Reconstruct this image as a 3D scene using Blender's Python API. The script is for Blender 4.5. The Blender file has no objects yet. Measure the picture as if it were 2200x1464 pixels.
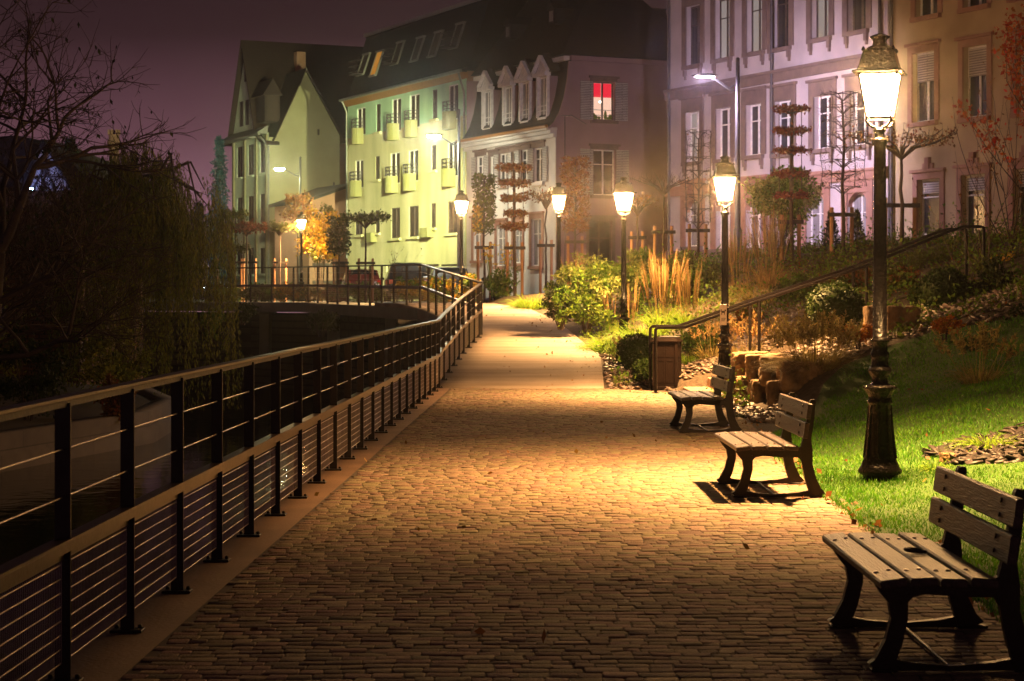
SKYK, HAZE, EXPO = 1.85, .0010, 0.0
LANT, BURN, LED1, LED2, LED3 = 270, 1700, 1700, 800, 900      # how brightly the lamps burn
SP1, SP2, SP3 = 84000, 4600, 4500
import bpy, math, random
import numpy as np
from mathutils import Vector, Matrix

SC = bpy.context.scene
COL = SC.collection
rnd = random.Random(7)
F, HX, HY, CH = 4278.0, 1100.0, 636.0, 1.58      # lens in photo pixels, vanishing point, eye height
PI = math.pi
R = math.radians


def P(x, y, D):
    return ((x - HX) * D / F, D, CH - (y - HY) * D / F)


def PX(x, D):
    return (x - HX) * D / F


def interp(pts, t):
    if t <= pts[0][0]: return pts[0][1]
    for (a, va), (b, vb) in zip(pts, pts[1:]):
        if t <= b: return va + (vb - va) * (t - a) / (b - a)
    return pts[-1][1]


# ------------------------------------------------------------------ materials
def nn(nt, kind, **kw):
    n = nt.nodes.new(kind)
    for k, v in kw.items():
        if k.startswith('i_'):
            n.inputs[k[2:].replace('_', ' ')].default_value = v
        else:
            setattr(n, k, v)
    return n


def mat(name, col, rough=.7, col2=None, scale=6., metal=0., bump=0., bscale=None, island=0., spec=.5,
        detail=4., trans=0., contrast=(.3, .7), streak=None, emit=None, estr=0., coat=0., hue=.06):
    m = bpy.data.materials.new(name); m.use_nodes = True
    nt = m.node_tree; b = nt.nodes['Principled BSDF']; L = nt.links.new
    b.inputs['Roughness'].default_value = rough
    b.inputs['Metallic'].default_value = metal
    b.inputs['Specular IOR Level'].default_value = spec
    if coat: b.inputs['Coat Weight'].default_value = coat; b.inputs['Coat Roughness'].default_value = .1
    c1 = (*col, 1); c2 = (*(col2 or [min(1, c * 1.35) for c in col]), 1)
    tc = nn(nt, 'ShaderNodeTexCoord')
    mp = nn(nt, 'ShaderNodeMapping'); L(tc.outputs['Object'], mp.inputs['Vector'])
    if streak: mp.inputs['Scale'].default_value = streak
    nz = nn(nt, 'ShaderNodeTexNoise', i_Scale=scale, i_Detail=detail); L(mp.outputs[0], nz.inputs['Vector'])
    rp = nn(nt, 'ShaderNodeValToRGB'); L(nz.outputs['Fac'], rp.inputs[0])
    e = rp.color_ramp.elements
    e[0].position, e[1].position = contrast; e[0].color = c1; e[1].color = c2
    out = rp.outputs[0]
    if island:
        g = nn(nt, 'ShaderNodeNewGeometry')
        hs = nn(nt, 'ShaderNodeHueSaturation')
        mr = nn(nt, 'ShaderNodeMapRange'); mr.inputs[3].default_value = 1 - island; mr.inputs[4].default_value = 1 + island
        L(g.outputs['Random Per Island'], mr.inputs[0]); L(mr.outputs[0], hs.inputs['Value'])
        m2 = nn(nt, 'ShaderNodeMath', operation='MULTIPLY'); m2.inputs[1].default_value = 7.31
        m3 = nn(nt, 'ShaderNodeMath', operation='FRACT'); L(g.outputs['Random Per Island'], m2.inputs[0]); L(m2.outputs[0], m3.inputs[0])
        mr2 = nn(nt, 'ShaderNodeMapRange'); mr2.inputs[3].default_value = .5 - island * hue; mr2.inputs[4].default_value = .5 + island * hue
        L(m3.outputs[0], mr2.inputs[0]); L(mr2.outputs[0], hs.inputs['Hue'])
        L(out, hs.inputs['Color']); out = hs.outputs[0]
    L(out, b.inputs['Base Color'])
    if bump:
        n2 = nn(nt, 'ShaderNodeTexNoise', i_Scale=bscale or scale * 4, i_Detail=5.); L(mp.outputs[0], n2.inputs['Vector'])
        bp = nn(nt, 'ShaderNodeBump'); bp.inputs['Strength'].default_value = bump; bp.inputs['Distance'].default_value = .02
        L(n2.outputs['Fac'], bp.inputs['Height']); L(bp.outputs[0], b.inputs['Normal'])
    if trans:
        t = nn(nt, 'ShaderNodeBsdfTranslucent'); L(out, t.inputs['Color'])
        mx = nn(nt, 'ShaderNodeMixShader'); mx.inputs[0].default_value = trans
        L(b.outputs[0], mx.inputs[1]); L(t.outputs[0], mx.inputs[2])
        L(mx.outputs[0], nt.nodes['Material Output'].inputs['Surface'])
    if emit:
        b.inputs['Emission Color'].default_value = (*emit, 1); b.inputs['Emission Strength'].default_value = estr
    return m


def emat(name, col, s):
    m = bpy.data.materials.new(name); m.use_nodes = True
    nt = m.node_tree; nt.nodes.clear()
    e = nn(nt, 'ShaderNodeEmission'); e.inputs[0].default_value = (*col, 1); e.inputs[1].default_value = s
    o = nn(nt, 'ShaderNodeOutputMaterial'); nt.links.new(e.outputs[0], o.inputs[0])
    return m


def tiles(name, c1, c2, mortar, sx, sy, rough=.8, axis='xz', bump=.4, msize=.02):
    """rows of tiles, slates or stones laid on the object's own axes"""
    m = mat(name, c1, rough); nt = m.node_tree; L = nt.links.new; b = nt.nodes['Principled BSDF']
    tc = nn(nt, 'ShaderNodeTexCoord'); sp = nn(nt, 'ShaderNodeSeparateXYZ'); cb = nn(nt, 'ShaderNodeCombineXYZ')
    L(tc.outputs['Object'], sp.inputs[0])
    ad = nn(nt, 'ShaderNodeMath', operation='ADD'); L(sp.outputs[0], ad.inputs[0]); L(sp.outputs[1], ad.inputs[1])
    L(ad.outputs[0], cb.inputs[0]); L(sp.outputs[2], cb.inputs[1])
    br = nn(nt, 'ShaderNodeTexBrick'); L(cb.outputs[0], br.inputs['Vector'])
    br.inputs['Color1'].default_value = (*c1, 1); br.inputs['Color2'].default_value = (*c2, 1); br.inputs['Mortar'].default_value = (*mortar, 1)
    br.inputs['Scale'].default_value = 1; br.inputs['Brick Width'].default_value = sx; br.inputs['Row Height'].default_value = sy
    br.inputs['Mortar Size'].default_value = msize
    nz = nn(nt, 'ShaderNodeTexNoise', i_Scale=2.5, i_Detail=6.); L(tc.outputs['Object'], nz.inputs['Vector'])
    mr = nn(nt, 'ShaderNodeMapRange'); mr.inputs[3].default_value = .6; mr.inputs[4].default_value = 1.4; L(nz.outputs['Fac'], mr.inputs[0])
    mx = nn(nt, 'ShaderNodeMix', data_type='RGBA', blend_type='MULTIPLY'); mx.inputs[0].default_value = 1
    L(br.outputs['Color'], mx.inputs[6]); L(mr.outputs[0], mx.inputs[7]); L(mx.outputs[2], b.inputs['Base Color'])
    bp = nn(nt, 'ShaderNodeBump'); bp.inputs['Strength'].default_value = bump; bp.inputs['Distance'].default_value = .02; bp.invert = True
    L(br.outputs['Fac'], bp.inputs['Height']); L(bp.outputs[0], b.inputs['Normal'])
    return m


WARM = (1.0, .53, .19)
M = {}
M['sett'] = mat('worn_granite_setts', (.21, .148, .092), .8, (.36, .26, .165), 30, spec=.25, hue=.17, bump=.45, bscale=90, island=.22, contrast=(.25, .75))
M['joint'] = mat('sandy_joint', (.09, .066, .048), .95, (.13, .098, .07), 20)
M['concrete'] = mat('brushed_concrete_ramp', (.25, .19, .145), .85, (.42, .33, .26), 1.1, bump=.4, bscale=60, streak=(.45, 2.2, 1), detail=8)
M['kerb'] = mat('sandstone_kerb', (.10, .05, .022), .85, (.16, .085, .042), 2.2, bump=.25, bscale=40, detail=7)
M['step'] = mat('cut_sandstone', (.36, .23, .15), .75, (.47, .32, .22), 4, bump=.3, bscale=30)
M['rock'] = mat('rough_yellow_sandstone', (.07, .042, .02), .92, (.34, .21, .09), 4.5, bump=1., bscale=13, detail=10)
M['iron'] = mat('black_gloss_paint', (.006, .005, .0045), .2, (.010, .0085, .0075), 20, bump=.8, bscale=38, spec=.13)
M['frame'] = mat('cast_iron_bench_frame', (.022, .016, .012), .45, (.032, .023, .017), 14, bump=.3, bscale=60, spec=.2)
M['plank'] = mat('weathered_bench_timber', (.028, .018, .014), .42, (.068, .046, .036), 9, bump=.35, bscale=30, streak=(5, .35, 5), detail=8, spec=.3)
M['bolt'] = mat('zinc_bolt', (.25, .22, .19), .3, metal=.9)
M['rail'] = mat('dark_painted_rail', (.016, .012, .010), .5, (.024, .019, .015), 8, bump=.15, spec=.15)
M['stairrail'] = mat('near_black_handrail_paint', (.006, .0045, .004), .4, (.009, .007, .006), 8, bump=.15, spec=.1)
M['railtop'] = mat('brown_metal_handrail', (.055, .036, .025), .38, (.085, .058, .04), 6, metal=.35, bump=.1)
M['wire'] = mat('steel_wire', (.28, .24, .2), .3, metal=.95)
M['glass_dark'] = mat('dark_window_glass', (.012, .012, .016), .22, (.02, .02, .025), 1, spec=.6)
M['glass_pale'] = mat('curtained_window_glass', (.16, .15, .15), .2, (.30, .28, .27), 3, streak=(6, 6, .4), spec=.6)
M['white_frame'] = mat('white_window_frame', (.6, .57, .53), .5)
M['brown_frame'] = mat('brown_window_frame', (.05, .033, .025), .55)
M['shutter_brown'] = tiles('brown_roller_shutter', (.075, .045, .035), (.085, .052, .04), (.03, .02, .016), 3, .06)
M['shutter_white'] = tiles('pale_louvred_shutter', (.5, .46, .42), (.55, .5, .45), (.2, .18, .16), 3, .07)
M['slate'] = tiles('dark_roof_slates', (.012, .010, .0095), (.019, .016, .014), (.01, .008, .008), .26, .16)
M['redtile'] = tiles('brown_roof_tiles', (.026, .013, .009), (.036, .018, .012), (.02, .012, .01), .2, .17)
M['grey_trim'] = mat('brown_stone_trim', (.13, .085, .07), .8, (.19, .125, .10), 3, bump=.3)
M['red_trim'] = mat('pink_sandstone_trim', (.27, .13, .085), .8, (.35, .18, .12), 3, bump=.3)
M['wallA'] = mat('pale_green_render', (.62, .72, .52), .85, (.72, .8, .6), .8, bump=.15, bscale=40, detail=7)
M['wallA2'] = mat('olive_beige_render', (.26, .24, .13), .85, (.36, .335, .19), .5, bump=.15, bscale=40, detail=8)
M['wallB'] = mat('cream_render', (.48, .45, .22), .85, (.74, .67, .42), .9, bump=.15, bscale=40, detail=9, streak=(1, 1, .22))
M['wallBt'] = mat('mint_render', (.34, .55, .36), .85, (.5, .72, .48), .9, bump=.15, bscale=40, detail=8, streak=(1, 1, .3))
M['balcony'] = mat('stained_yellow_balcony', (.21, .20, .075), .8, (.33, .31, .13), 1.6, bump=.15, streak=(1, 1, .35), detail=7)
M['wallBs'] = mat('brown_side_render', (.30, .16, .10), .9, (.36, .20, .13), .6)
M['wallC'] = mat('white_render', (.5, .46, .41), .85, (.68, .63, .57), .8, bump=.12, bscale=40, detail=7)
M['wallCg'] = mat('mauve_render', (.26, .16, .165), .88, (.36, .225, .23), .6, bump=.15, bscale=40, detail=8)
M['wallD'] = mat('off_white_render', (.36, .30, .29), .85, (.51, .43, .41), .9, bump=.12, bscale=40, detail=8)
M['wallE'] = mat('ochre_render', (.34, .245, .13), .85, (.50, .375, .21), .8, bump=.12, bscale=40, detail=8)
M['gutter'] = mat('zinc_gutter', (.2, .2, .17), .45, metal=.5)
M['soffit'] = mat('varnished_wood_soffit', (.3, .13, .035), .5, (.38, .17, .05), 5)
M['pipe'] = mat('dark_downpipe', (.05, .04, .04), .5)
M['stake'] = mat('round_pine_stake', (.30, .15, .065), .75, (.42, .22, .10), 9, streak=(4, 4, .5), bump=.2)
M['strap'] = mat('dark_rubber_strap', (.03, .022, .018), .8)
M['bark'] = mat('tree_bark', (.05, .034, .024), .9, (.09, .062, .045), 18, bump=.7, bscale=40, streak=(2, 2, .5))
M['twig'] = mat('thin_dark_twigs', (.04, .027, .02), .85, (.06, .04, .03), 12)
M['asphalt'] = mat('wet_asphalt', (.045, .042, .042), .6, (.06, .056, .055), 3, bump=.3, bscale=120, detail=7)
M['mulch'] = mat('bark_mulch_soil', (.04, .028, .017), .95, (.10, .068, .042), 14, bump=.9, bscale=30, detail=8)
M['turf'] = mat('lawn_turf', (.03, .075, .005), .95, (.05, .12, .01), 3, bump=.6, bscale=60)
M['blade'] = mat('grass_blades', (.055, .19, .005), .55, (.12, .31, .010), 1.1, island=.35, trans=.35)
M['slatechip'] = mat('slate_chips', (.13, .095, .075), .5, (.26, .195, .15), 3, island=.55)
M['slatedark'] = mat('dark_slate_pieces', (.025, .02, .018), .55, (.06, .05, .046), 3, island=.5)
M['deadleaf'] = mat('fallen_autumn_leaves', (.18, .075, .02), .7, (.36, .19, .045), 2, island=.5, trans=.2)
M['bank'] = mat('dark_bank_soil', (.03, .024, .013), .95, (.05, .04, .02), 3, bump=.6)
M['stonewall'] = tiles('dark_stone_wall', (.06, .048, .036), (.08, .062, .045), (.025, .02, .016), .5, .24, msize=.03)
M['bankwall'] = tiles('grey_concrete_quay', (.10, .082, .058), (.13, .104, .075), (.06, .05, .035), 2.4, .6, msize=.012)
M['brick'] = tiles('old_brick_wall', (.16, .075, .03), (.22, .105, .045), (.07, .045, .025), .3, .12, msize=.02)
M['deckgrey'] = mat('grey_deck_concrete', (.2, .21, .17), .75, (.26, .27, .22), 2, bump=.2)
M['sign_blue'] = mat('blue_sign_face', (.02, .06, .32), .4)
M['sign_white'] = mat('white_sign_face', (.7, .68, .64), .5)
M['sign_black'] = mat('black_sign_mark', (.015, .015, .015), .5)
M['bin'] = mat('brown_bin_paint', (.007, .0036, .0025), .6, (.011, .0055, .0038), 8, bump=.1, spec=.08)
M['steel'] = mat('galvanised_steel', (.25, .24, .24), .4, metal=.6)
M['ledhead'] = mat('grey_lamp_housing', (.09, .085, .085), .4, metal=.4)
M['tyre'] = mat('tyre_rubber', (.015, .015, .015), .8)
M['carglass'] = mat('car_glass', (.01, .012, .014), .06)
M['taillight'] = mat('red_tail_light', (.3, .01, .008), .2)
M['headglass'] = mat('clear_headlight', (.5, .5, .5), .1)


def leaf(name, c1, c2, isl=.45, trans=.35, scale=1.6, rough=.6):
    return mat(name, c1, rough, c2, scale, island=isl, trans=trans, spec=.2)


M['leaf_green'] = leaf('green_shrub_leaves', (.06, .13, .010), (.17, .26, .03))
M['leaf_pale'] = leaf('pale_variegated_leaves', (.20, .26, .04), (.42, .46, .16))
M['leaf_dark'] = leaf('dark_evergreen_leaves', (.02, .034, .01), (.045, .062, .016))
M['leaf_box'] = leaf('boxwood_leaves', (.018, .036, .003), (.036, .064, .006), .4, .2)
M['leaf_rust'] = leaf('rusty_hornbeam_leaves', (.13, .052, .014), (.27, .11, .024))
M['leaf_red'] = leaf('red_brown_leaves', (.14, .035, .014), (.25, .07, .022))
M['leaf_scarlet'] = leaf('scarlet_autumn_leaves', (.3, .05, .012), (.44, .10, .02))
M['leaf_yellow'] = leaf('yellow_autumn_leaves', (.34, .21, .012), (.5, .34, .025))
M['leaf_olive'] = leaf('olive_hornbeam_leaves', (.052, .066, .012), (.12, .135, .022))
M['leaf_willow'] = leaf('willow_leaves', (.11, .15, .016), (.26, .25, .04))
M['leaf_cyan_lit'] = leaf('cyan_lit_conifer_needles', (.025, .085, .10), (.05, .13, .15))  # cyan light falling on the tree is put into the needle colour
M['leaf_orange'] = leaf('orange_groundcover_leaves', (.36, .13, .014), (.55, .22, .03))
M['grass_green'] = leaf('fountain_grass_blades', (.14, .26, .015), (.28, .42, .04))
M['grass_straw'] = leaf('straw_grass_stalks', (.22, .14, .05), (.38, .25, .10))
M['grass_brown'] = leaf('tan_grass_blades', (.23, .18, .055), (.42, .33, .11))
M['flower'] = leaf('yellow_flower_heads', (.5, .33, .01), (.65, .46, .03))

# emitters (things that really give light)
M['lantern'] = emat('lit_lantern_glass', WARM, 330)
_nt = M['lantern'].node_tree; _e = [q for q in _nt.nodes if q.type == 'EMISSION'][0]; _o = [q for q in _nt.nodes if q.type == 'OUTPUT_MATERIAL'][0]
_t = nn(_nt, 'ShaderNodeBsdfTransparent'); _m = nn(_nt, 'ShaderNodeMixShader'); _m.inputs[0].default_value = .25
_nt.links.new(_t.outputs[0], _m.inputs[1]); _nt.links.new(_e.outputs[0], _m.inputs[2]); _nt.links.new(_m.outputs[0], _o.inputs[0])
_e.inputs[1].default_value = LANT * 4
M['led_green'] = emat('lit_lamp_lens_greenish', (.95, .96, .74), LED1)
M['led_mid'] = emat('lit_lamp_lens_pale', (.95, 1.0, .55), LED2)
M['led_violet'] = emat('lit_lamp_lens_violet', (.80, .62, 1.0), LED3)
M['red_blind'] = emat('lit_red_blind', (1, .012, .05), .85)
M['room'] = emat('lit_room', (1, .62, .46), 1.0)
M['orange_pane'] = emat('lit_roof_window', (1, .42, .06), .42)
M['curtain_lit'] = emat('lit_curtain', (.9, .75, .7), .30)
M['bluelight'] = emat('blue_spotlight_lens', (.25, .35, 1), 220)
M['bulb'] = emat('bright_bulb', (1, .9, .75), 6)
M['carlight'] = emat('lit_headlight', (.6, .78, 1), 25)


# ------------------------------------------------------------------ scene tree
def link(o, parent=None):
    COL.objects.link(o)
    if parent is not None: o.parent = parent
    return o


def tag(o, label=None, cat=None, group=None, kind=None):
    if label: o['label'] = label
    if cat: o['category'] = cat
    if group: o['group'] = group
    if kind: o['kind'] = kind
    return o


def thing(name, label, cat, loc=(0, 0, 0), rz=0, group=None):
    o = bpy.data.objects.new(name, None); o.empty_display_size = .2
    o.location = loc; o.rotation_euler = (0, 0, rz)
    return tag(link(o), label, cat, group)


def copy_tree(o, parent=None):
    c = o.copy(); link(c, parent)
    for ch in list(o.children): copy_tree(ch, c)
    return c


def np_obj(name, V, Fc, material, parent=None, smooth=False, mats=None, midx=None):
    """one mesh object from vertex and equal-sided face arrays"""
    V = np.asarray(V, dtype=np.float32); Fc = np.asarray(Fc, dtype=np.int32)
    me = bpy.data.meshes.new(name)
    n, k = Fc.shape
    me.vertices.add(len(V)); me.vertices.foreach_set('co', V.ravel())
    me.loops.add(n * k); me.loops.foreach_set('vertex_index', Fc.ravel())
    me.polygons.add(n); me.polygons.foreach_set('loop_start', np.arange(0, n * k, k, dtype=np.int32))
    if smooth: me.polygons.foreach_set('use_smooth', np.ones(n, dtype=bool))
    me.materials.append(M[material])
    me.update(calc_edges=True)
    return link(bpy.data.objects.new(name, me), parent)


class MB:
    def __init__(s): s.v = []; s.f = []; s.m = []; s.sm = []

    def add(s, vs, fs, mi=0, smooth=False):
        b = len(s.v); s.v += [tuple(v) for v in vs]
        for f in fs: s.f.append([b + i for i in f]); s.m.append(mi); s.sm.append(smooth)
        return s

    def box(s, x0, x1, y0, y1, z0, z1, mi=0):
        return s.add([(x0, y0, z0), (x1, y0, z0), (x1, y1, z0), (x0, y1, z0), (x0, y0, z1), (x1, y0, z1), (x1, y1, z1), (x0, y1, z1)],
                     [(0, 3, 2, 1), (4, 5, 6, 7), (0, 1, 5, 4), (1, 2, 6, 5), (2, 3, 7, 6), (3, 0, 4, 7)], mi)

    def cbox(s, x0, x1, y0, y1, z0, z1, c=.006, mi=0):
        """box with chamfered edges along all sides"""
        vs = []
        for (a, b, z) in ((c, c, z0), (0, 0, z0 + c), (0, 0, z1 - c), (c, c, z1)):
            vs += [(x0 + a, y0 + b, z), (x1 - a, y0 + b, z), (x1 - a, y1 - b, z), (x0 + a, y1 - b, z)]
        fs = [(3, 2, 1, 0), (12, 13, 14, 15)]
        for k in range(3):
            for i in range(4):
                j = (i + 1) % 4; fs.append((k * 4 + i, k * 4 + j, k * 4 + 4 + j, k * 4 + 4 + i))
        return s.add(vs, fs, mi)

    def bar(s, a, b, w, h, up=(0, 0, 1), mi=0):
        """rectangular bar from a to b, w sideways, h along up"""
        a, b, up = Vector(a), Vector(b), Vector(up)
        d = (b - a).normalized(); r = d.cross(up)
        if r.length < 1e-5: r = d.cross(Vector((1, 0, 0)))
        r.normalize(); u = r.cross(d).normalized()
        vs = []
        for p in (a, b):
            for (i, j) in ((-1, -1), (1, -1), (1, 1), (-1, 1)): vs.append(p + r * w / 2 * i + u * h / 2 * j)
        return s.add(vs, [(0, 1, 2, 3), (7, 6, 5, 4), (0, 4, 5, 1), (1, 5, 6, 2), (2, 6, 7, 3), (3, 7, 4, 0)], mi)

    def tube(s, pts, r, n=8, mi=0, smooth=True, cap=True):
        pts = [Vector(p) for p in pts]
        rs = r if isinstance(r, (list, tuple)) else [r] * len(pts)
        vs = []; ref = None
        for i, p in enumerate(pts):
            d = (pts[min(i + 1, len(pts) - 1)] - pts[max(i - 1, 0)]).normalized()
            if ref is None:
                ref = d.cross(Vector((0, 0, 1)))
                if ref.length < 1e-3: ref = d.cross(Vector((1, 0, 0)))
            ref = (ref - d * ref.dot(d)).normalized(); q = d.cross(ref)
            for k in range(n):
                a = 2 * PI * k / n; vs.append(p + (ref * math.cos(a) + q * math.sin(a)) * rs[i])
        fs = []
        for i in range(len(pts) - 1):
            for k in range(n):
                k2 = (k + 1) % n; fs.append((i * n + k, i * n + k2, i * n + n + k2, i * n + n + k))
        s.add(vs, fs, mi, smooth)
        if cap: s.add([vs[k] for k in range(n)], [tuple(range(n))[::-1]], mi); s.add([vs[-n + k] for k in range(n)], [tuple(range(n))], mi)
        return s

    def lathe(s, prof, n=16, c=(0, 0, 0), mi=0, smooth=True, rot=0.):
        vs = []
        for (r, z) in prof:
            for k in range(n):
                a = 2 * PI * k / n + rot; vs.append((c[0] + r * math.cos(a), c[1] + r * math.sin(a), c[2] + z))
        fs = []
        for i in range(len(prof) - 1):
            for k in range(n):
                k2 = (k + 1) % n; fs.append((i * n + k, i * n + k2, i * n + n + k2, i * n + n + k))
        s.add(vs, fs, mi, smooth)
        s.add(vs[:n], [tuple(range(n))[::-1]], mi); s.add(vs[-n:], [tuple(range(n))], mi)
        return s

    def prism(s, poly, axis, a, b, mi=0):
        """extrude a 2-D outline between a and b along an axis; x: (y,z), y: (x,z), z: (x,y)"""
        def q(p, t): return (t, p[0], p[1]) if axis == 'x' else (p[0], t, p[1]) if axis == 'y' else (p[0], p[1], t)
        n = len(poly); vs = [q(p, a) for p in poly] + [q(p, b) for p in poly]
        fs = [tuple(range(n)), tuple(range(2 * n - 1, n - 1, -1))] + [(i, n + i, n + (i + 1) % n, (i + 1) % n) for i in range(n)]
        return s.add(vs, fs, mi)

    def ribbon(s, pts, ws, y0, y1, mi=0):
        """a flat casting: centre line pts (x,z) with widths ws, thick from y0 to y1"""
        L_, R_ = [], []
        for i, p in enumerate(pts):
            a = pts[max(i - 1, 0)]; b = pts[min(i + 1, len(pts) - 1)]
            dx, dz = b[0] - a[0], b[1] - a[1]; l = math.hypot(dx, dz)
            nx, nz = -dz / l, dx / l; w = ws[i] / 2
            L_.append((p[0] + nx * w, p[1] + nz * w)); R_.append((p[0] - nx * w, p[1] - nz * w))
        vs = []; n = len(pts)
        for (l, r) in zip(L_, R_):
            vs += [(l[0], y0, l[1]), (r[0], y0, r[1]), (r[0], y1, r[1]), (l[0], y1, l[1])]
        fs = [(0, 1, 2, 3), (4 * n - 1, 4 * n - 2, 4 * n - 3, 4 * n - 4)]
        for i in range(n - 1):
            for k in range(4):
                k2 = (k + 1) % 4; fs.append((i * 4 + k, i * 4 + 4 + k, i * 4 + 4 + k2, i * 4 + k2))
        return s.add(vs, fs, mi)

    def build(s, name, mats, parent=None, fix=True):
        me = bpy.data.meshes.new(name)
        me.from_pydata(s.v, [], s.f)
        for m in (mats if isinstance(mats, (list, tuple)) else [mats]): me.materials.append(M[m])
        me.polygons.foreach_set('material_index', s.m); me.polygons.foreach_set('use_smooth', s.sm)
        if fix:
            import bmesh
            bm = bmesh.new(); bm.from_mesh(me); bmesh.ops.recalc_face_normals(bm, faces=bm.faces); bm.to_mesh(me); bm.free()
        me.update()
        return link(bpy.data.objects.new(name, me), parent)


# ------------------------------------------------------------------ foliage tools
rng = np.random.default_rng(11)


def rdirs(n, up=0.):
    d = rng.normal(size=(n, 3)); d[:, 2] += up
    return d / np.linalg.norm(d, axis=1, keepdims=True)


def leaves(name, pts, size, material, parent=None, aspect=.5, up=.3, jitter=.4, droop=None):
    """one small diamond-shaped face per leaf"""
    n = len(pts); pts = np.asarray(pts)
    d = rdirs(n, up) if droop is None else rdirs(n) * .45 + np.array([0, 0, -1.]) * droop
    d /= np.linalg.norm(d, axis=1, keepdims=True)
    t = np.cross(d, rdirs(n)); t /= np.linalg.norm(t, axis=1, keepdims=True) + 1e-9
    L_ = size * (1 + jitter * rng.uniform(-1, 1, (n, 1)))
    W = L_ * aspect * .5
    V = np.stack([pts, pts + d * L_ * .45 + t * W, pts + d * L_, pts + d * L_ * .45 - t * W], 1).reshape(-1, 3)
    return np_obj(name, V, np.arange(4 * n).reshape(n, 4), material, parent)


def blob(n, c, r, shell=.55, clumps=0, cr=.35):
    """points through an ellipsoid's volume, gathered in clumps when asked"""
    r = np.asarray(r, float)
    if clumps:
        cc = rdirs(clumps) * rng.uniform(.35, .95, (clumps, 1))
        k = rng.integers(0, clumps, n)
        p = cc[k] + rdirs(n) * (rng.uniform(0, 1, (n, 1)) ** .5) * cr * rng.uniform(.6, 1.2, (clumps, 1))[k]
    else:
        p = rdirs(n) * rng.uniform(shell, 1, (n, 1))
    return np.asarray(c) + p * r


def strips(name, base, d, L_, w, droop, material, parent=None, segs=4, taper=1., extra=None):
    """arching blades: base (n,3), start direction d, length, width, droop"""
    n = len(base); t = np.linspace(0, 1, segs + 1)
    side = np.cross(d, np.array([0, 0, 1.])); side += rdirs(n) * .3; side /= np.linalg.norm(side, axis=1, keepdims=True) + 1e-9
    V = np.zeros((n, segs + 1, 2, 3))
    for i, tt in enumerate(t):
        c = base + d * (L_ * tt)[:, None]; c[:, 2] -= droop * L_ * tt ** 2.2
        hor = d.copy(); hor[:, 2] = 0; c += hor * (droop * L_ * .5 * tt ** 2)[:, None]
        ww = (w * (1 - taper * .92 * tt))[:, None] * .5
        V[:, i, 0] = c + side * ww; V[:, i, 1] = c - side * ww
    idx = np.arange(n)[:, None] * (segs + 1) * 2 + np.arange(segs)[None, :] * 2
    Fc = np.stack([idx, idx + 1, idx + 3, idx + 2], -1).reshape(-1, 4)
    return np_obj(name, V.reshape(-1, 3), Fc, material, parent)


def grow(mb, p, d, length, r, depth, spread=.6, tips=None, curl=.25, kids=(2, 3), n=5, shrink=.72, up=.1, mi=0):
    """branching limbs; collects twig ends in tips"""
    p = Vector(p); d = Vector(d).normalized(); pts = [p.copy()]; seg = 4
    for i in range(seg):
        d = (d + Vector((rnd.gauss(0, curl), rnd.gauss(0, curl), rnd.gauss(0, curl) + up)) * .4).normalized()
        p = p + d * length / seg; pts.append(p.copy())
    rs = [r * (1 - .45 * i / seg) for i in range(seg + 1)]
    mb.tube(pts, rs, n if r > .02 else 3, mi, cap=False)
    if tips is not None and depth <= 1: tips += [q.copy() for q in pts[2:]]
    if depth <= 0: return
    for k in range(rnd.randint(*kids)):
        q = pts[rnd.randint(2, seg)] if k else pts[-1]
        dd = (d + Vector((rnd.gauss(0, spread), rnd.gauss(0, spread), rnd.gauss(0, spread * .7)))).normalized()
        grow(mb, q, dd, length * shrink * rnd.uniform(.8, 1.15), r * .58, depth - 1, spread, tips, curl, kids, n, shrink, up, mi)

# ------------------------------------------------------------------ the lie of the land
XF = [(3, -1.93), (10, -1.79), (17.2, -1.63), (34.8, -1.24), (40, -1.0), (44.6, -.69), (47, -.8)]     # railing line
XE = [(3, 2.4), (14, 2.45), (17.6, 2.58), (19.4, 2.62), (25, 3.0), (31.6, 2.92), (32.8, 2.5), (34, 1.57), (37, 1.68),
      (39.4, 1.75), (43, 1.51), (46, 1.3), (49, 1.03), (52.5, .49), (54.8, -.5), (56.5, -1.6)]         # right edge of the path


def zp(D): return 0. if D < 34 else min(1.37, (D - 34) * .066)


def street(X): return interp([(-3, 1.34), (2, 1.75), (5, 2.45), (8, 2.7), (14, 2.75)], X)


def hill(X, D):
    d = X - interp(XE, D)
    S = interp([(9, .03), (13, .05), (17, .12), (22, .24), (27, .32), (40, .33), (60, .33)], D)
    h = zp(D) + S * max(0., d - .45) * (1 if d > 1 else max(0, d - .2) / .8)
    st = interp([(26.5, 0), (28, .32), (31.9, .34), (31.95, 0)], D)
    h += st * min(1, max(0, (d - .75) / .5))
    h -= .32 * math.exp(-((X - 2.36) ** 2 + ((D - 42.3) * .5) ** 2) / .7)
    h = min(h, street(X))
    return h - .4 if 31.93 < D < 33.32 and 2.8 < X < 8.3 else h


def sheet(name, rows, material, kind='structure', smooth=True):
    """a ground sheet from equal-length rows of points"""
    n, m = len(rows), len(rows[0])
    V = np.array(rows).reshape(-1, 3)
    i = np.arange(n - 1)[:, None] * m + np.arange(m - 1)[None, :]
    Fc = np.stack([i, i + 1, i + m + 1, i + m], -1).reshape(-1, 4)
    o = np_obj(name, V, Fc, material, None, smooth)
    if kind: o['kind'] = kind
    return o


def lin(a, b, n): return [a + (b - a) * i / (n - 1) for i in range(n)]


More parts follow.
